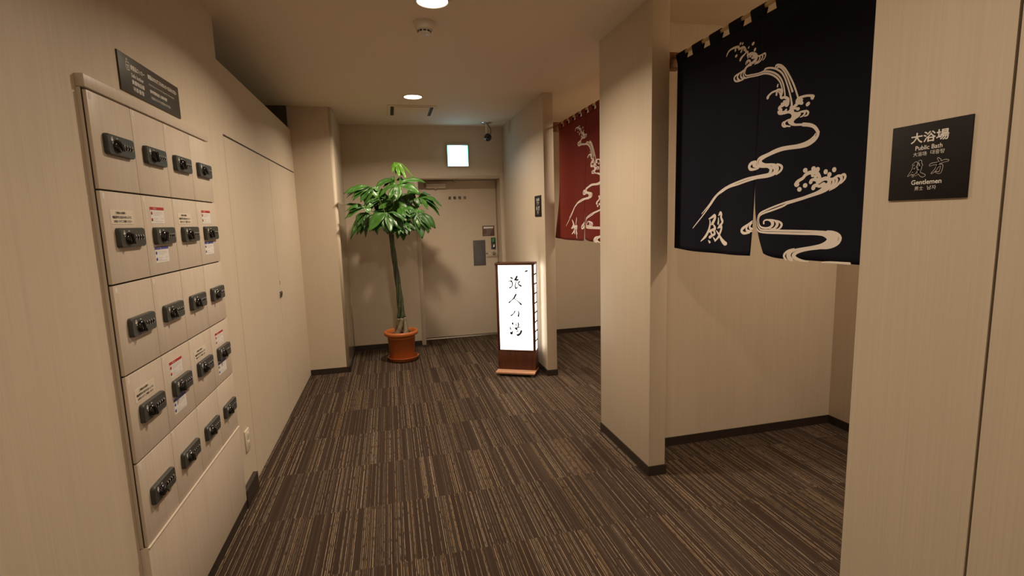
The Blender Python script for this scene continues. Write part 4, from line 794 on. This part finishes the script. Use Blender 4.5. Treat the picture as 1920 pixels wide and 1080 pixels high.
def rod(y0, y1, yb0, yb1, label):
    t = thing('curtain_rod', label, 'curtain rod', (XN, y0, zs(ZROD)))
    f = MB(); n = 12; pts = []; rad = []
    for k in range(n+1):
        y = (y1-y0)*k/n; pts.append((0.0012, y, 0)); rad.append(0.0080 + (0.0012 if k % 4 == 2 else 0))
    f.tube(pts, rad, n=16); f.build('pole', M['bamboo'], t)
    for (xa, ya, xb, yb) in ((yb0), (yb1)):
        f = MB(); f.box(xa-XN, xb-XN, ya-y0, yb-y0, -0.056, 0.030, bev=0.010); f.build('bracket', M['bracket'], t)
rod(2.620, YR+0.004, (XP2+0.0005, 2.545, XN+0.045, 2.610), (XN-0.03, YR+0.0005, XN+0.03, YR+0.02), 'pale bamboo rod carrying the navy curtain')
rod(4.570, YA+0.144, (XF2+0.0005, 4.485, XN+0.045, 4.550), (XN-0.03, YA+0.1405, XN+0.03, YA+0.16), 'pale bamboo rod carrying the red curtain')

# ================================================================== LANTERN SIGN
LW, LD, LHT = 0.3776, 0.130, 1.092
ln = thing('lantern_sign', 'lit wooden floor lantern sign standing by the wall end near the back', 'lantern', (1.139, 4.6394, 0), rz=-0.4764)
W2 = LW/2
f = MB()
f.box(-W2, -W2+0.024, 0, LD, 0.232, LHT, bev=0.0015); f.box(W2-0.024, W2, 0, 0.012, 0.232, LHT, bev=0.0015); f.box(W2-0.016, W2, LD-0.010, LD, 0.232, LHT, bev=0.0015)
f.box(-W2-0.004, W2+0.004, -0.004, LD+0.004, LHT-0.022, LHT, bev=0.002); f.box(-W2+0.024, W2-0.024, 0, LD, 0.222, 0.240, bev=0.0015)
f.build('frame', M['lamp_wood'], ln)
f = MB(); f.box(-W2, W2, 0.0, LD, 0.040, 0.232, bev=0.0015); f.build('base_box', M['lamp_wood'], ln)
f = MB(); f.box(-W2-0.004, W2+0.004, -0.095, LD, 0.026, 0.044, bev=0.002); f.build('ledge', M['lamp_wood_light'], ln)
f = MB(); f.box(-W2+0.01, W2-0.01, -0.085, LD, 0.014, 0.026); f.build('plinth', M['lattice'], ln)
for sx in (-1, 1):
    for yy in (-0.075, LD-0.03):
        f = MB(); f.lathe([(0.014, 0.014), (0.014, 0.002), (0.011, 0), (0, 0)], cx=sx*(W2-0.025), cy=yy, n=16); f.build('foot', M['steel'], ln)
f = MB(); f.box(-W2+0.0235, W2-0.0235, 0.008, 0.012, 0.2385, LHT-0.0215)
pn = f.build('front_panel', M['lamp_paper'], ln)
lfL = lambda u, v, d: (u, 0.0074-d, v)
f = MB()
for k, s in enumerate(LAMP_INK):
    if k in (8, 10, 12, 14): f.build('brush_character', M['lamp_ink'], pn); f = MB()
    for p in stroke_faces([(u, v, max(0.0045, w_*2.1)) for u, v, w_ in s], 4): f.poly([lfL(u, v, 0) for u, v in p], 0)
f.build('brush_character', M['lamp_ink'], pn)
f = MB()
add_text(f, '営業時間のご案内', -0.035, 0.305, height=0.012, width=0.11, lift=lfL)
add_text(f, '15:00 - 25:00', 0.030, 0.280, height=0.013, width=0.17, lift=lfL)
f.build('small_print', M['lamp_print'], pn)
f = MB(); f.box(W2-0.008, W2-0.005, 0.012, LD-0.010, 0.2385, LHT-0.0215)
sp_ = f.build('side_panel', M['lamp_paper_side'], ln)
for k in range(1, 9):
    z = 0.2385+(LHT-0.0215-0.2385)*k/9
    f = MB(); f.box(W2-0.0048, W2-0.0005, 0.012, LD-0.010, z-0.0075, z+0.0075); f.build('lattice_bar', M['lattice'], sp_)

# ================================================================== POTTED MONEY TREE
pt = thing('potted_money_tree', 'money tree with braided trunk in terracotta pot beside the escape door', 'potted plant', (0.064, 5.56, 0))
f = MB(); f.lathe([(0, 0.006), (0.10, 0.0), (0.135, 0.002), (0.150, 0.010), (0.166, 0.044), (0.170, 0.047), (0.168, 0.050), (0.160, 0.047), (0.142, 0.016), (0.10, 0.012), (0, 0.012)], n=48, cx=0.010); f.build('saucer', M['terracotta'], pt)
f = MB(); f.lathe([(0, 0.014), (0.125, 0.014), (0.130, 0.02), (0.150, 0.288), (0.176, 0.289), (0.183, 0.298), (0.184, 0.318), (0.178, 0.330), (0.168, 0.333), (0.158, 0.326), (0.150, 0.290), (0.148, 0.26)], n=56); pot = f.build('pot', M['terracotta'], pt)
f = MB(); f.lathe([(0.150, 0.285), (0.10, 0.292), (0.03, 0.297), (0, 0.297)], n=32); f.build('soil', M['soil'], pot)
def trunk_axis(s):   # s 0..1 from soil to crown
    z = 0.29 + s*1.13
    return Vector((0.010 - 0.040*s + 0.012*math.sin(s*5), 0.0, z))
random.seed(11)
tr = MB()
for k in range(4):
    pts = []; rad = []
    for i in range(57):
        s = i/56; c_ = trunk_axis(s); a = 2*math.pi*k/4 + s*7.4 + 0.6
        spread = 0.020 + 0.048*math.exp(-s*9) - 0.006*s
        pts.append(c_ + Vector((math.cos(a)*spread, math.sin(a)*spread, 0)))
        rad.append((0.0165 + 0.020*math.exp(-s*11) - 0.004*s) * (1 + 0.06*math.sin(i*1.3+k)))
    tr.tube(pts[9:], rad[9:], n=12, mi=0); tr.tube(pts[:10], rad[:10], n=12, mi=1)
for k in range(3): tr.tube([trunk_axis(0.97), trunk_axis(0.97)+Vector((0.02*(k-1), 0.01*k, 0.12)), trunk_axis(0.97)+Vector((0.025*(k-1), 0.01, 0.27))], [0.013, 0.009, 0.006], n=8)
tr.build('trunk', [M['bark'], M['bark_base']], pt)
def leaflet(mb, h, t, wdt, mi, arch, roll):
    h, t = Vector(h), Vector(t); d = t-h; ln_ = d.length; dn = d.normalized()
    ref = Vector((0.25*dn.x + roll*0.40, -0.72, 0.70))
    side = dn.cross(ref).normalized(); nor = side.cross(dn).normalized()
    if nor.z < -0.1: nor = -nor
    N = 12; rows = []
    for i in range(N+1):
        s = i/N
        c_ = h + d*s + Vector((0, 0, 1))*arch*ln_*4*s*(1-s)*0.5 + nor*(0.004*math.sin(s*9+roll*7))
        wd = wdt*0.5*(math.sin(math.pi/2*s/0.56)**0.95 if s < 0.56 else math.cos(math.pi/2*(s-0.56)/0.44)**0.85) if 0 < s < 0.999 else 0.0012
        wd = max(wd, 0.0012)
        rows.append([mb.bm.verts.new(c_ + side*wd*q + nor*(wd*(0.30*abs(q)**1.3) + 0.003*math.sin(s*17+q*2))) for q in (-1, -0.55, 0, 0.55, 1)])
    for A, B in zip(rows, rows[1:]):
        for q in range(4):
            fc = mb.bm.faces.new([A[q], A[q+1], B[q+1], B[q]]); fc.material_index = mi; fc.smooth = True
random.seed(23)
INNER = []
for k in range(9):       # shorter leaves filling the heart of the crown
    an = 2*math.pi*k/9 + 0.35; r = random.uniform(0.08, 0.17); hz = random.choice([1.50, 1.58, 1.66, 1.74])
    hb = (r*math.cos(an)-0.03, r*math.sin(an)*0.9, hz); tp = []
    for q in range(5):
        a2 = an + (q-2)*0.55; l2 = random.uniform(0.17, 0.24)
        tp.append((hb[0]+l2*0.85*math.cos(a2), hb[1]+l2*0.85*math.sin(a2), hz-l2*random.uniform(0.25, 0.75), random.uniform(0.058, 0.08)))
    INNER.append(('leaf', hb, tp))
for ci, (kind, hub, tips) in enumerate(FOLIAGE+INNER):
    f = MB(); hub = Vector(hub)
    s0 = 0.90 + 0.10*((hub.z-1.35)/0.5); s0 = max(0.84, min(1.15, s0))
    a = trunk_axis(min(s0, 1.0)) + Vector((0, 0, max(0, s0-1.0)*1.2)); m_ = (a+hub)/2 + Vector((0, 0, 0.05))
    if kind == 'young': a = trunk_axis(0.99)+Vector((0, 0, 0.2)); m_ = (a+hub)/2 + Vector((0.004, 0, 0))
    f.tube([a, (a+m_)/2+Vector((0, 0, 0.01)), m_, (m_+hub)/2+Vector((0, 0, 0.012)), hub], [0.006, 0.0048, 0.004, 0.0036, 0.004], n=7, mi=2)
    if kind != 'young':      # leaflets stand close together round the hub
        full = list(tips)
        for A_, B_ in zip(tips, list(tips[1:])+[tips[0]]):
            va, vb = Vector(A_[:3])-hub, Vector(B_[:3])-hub
            if va.normalized().dot(vb.normalized()) > -0.25:
                v = (va.normalized()+vb.normalized()).normalized()*(va.length+vb.length)*0.45
                p_ = hub+v
                full.append((max(p_.x, -0.47), p_.y-0.02, p_.z, (A_[3]+B_[3])*0.42))
        tips = full
    for k, (x, y, z, wd) in enumerate(tips):
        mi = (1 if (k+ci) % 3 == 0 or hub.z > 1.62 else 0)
        leaflet(f, hub, (x, y, z), wd*0.95, mi, random.uniform(0.14, 0.30) if kind != 'young' else 0.22, random.uniform(-0.8, 0.8))
    mats = [M['leaf'], M['leaf_mid'], M['petiole']] if kind != 'young' else [M['leaf_young'], M['leaf_young'], M['petiole']]
    o = f.build('leaf', mats, pt)
    if kind == 'young': o['label'] = 'bright young leaf at the top of the crown'
    sm = o.modifiers.new('thickness', 'SOLIDIFY'); sm.thickness = 0.0008
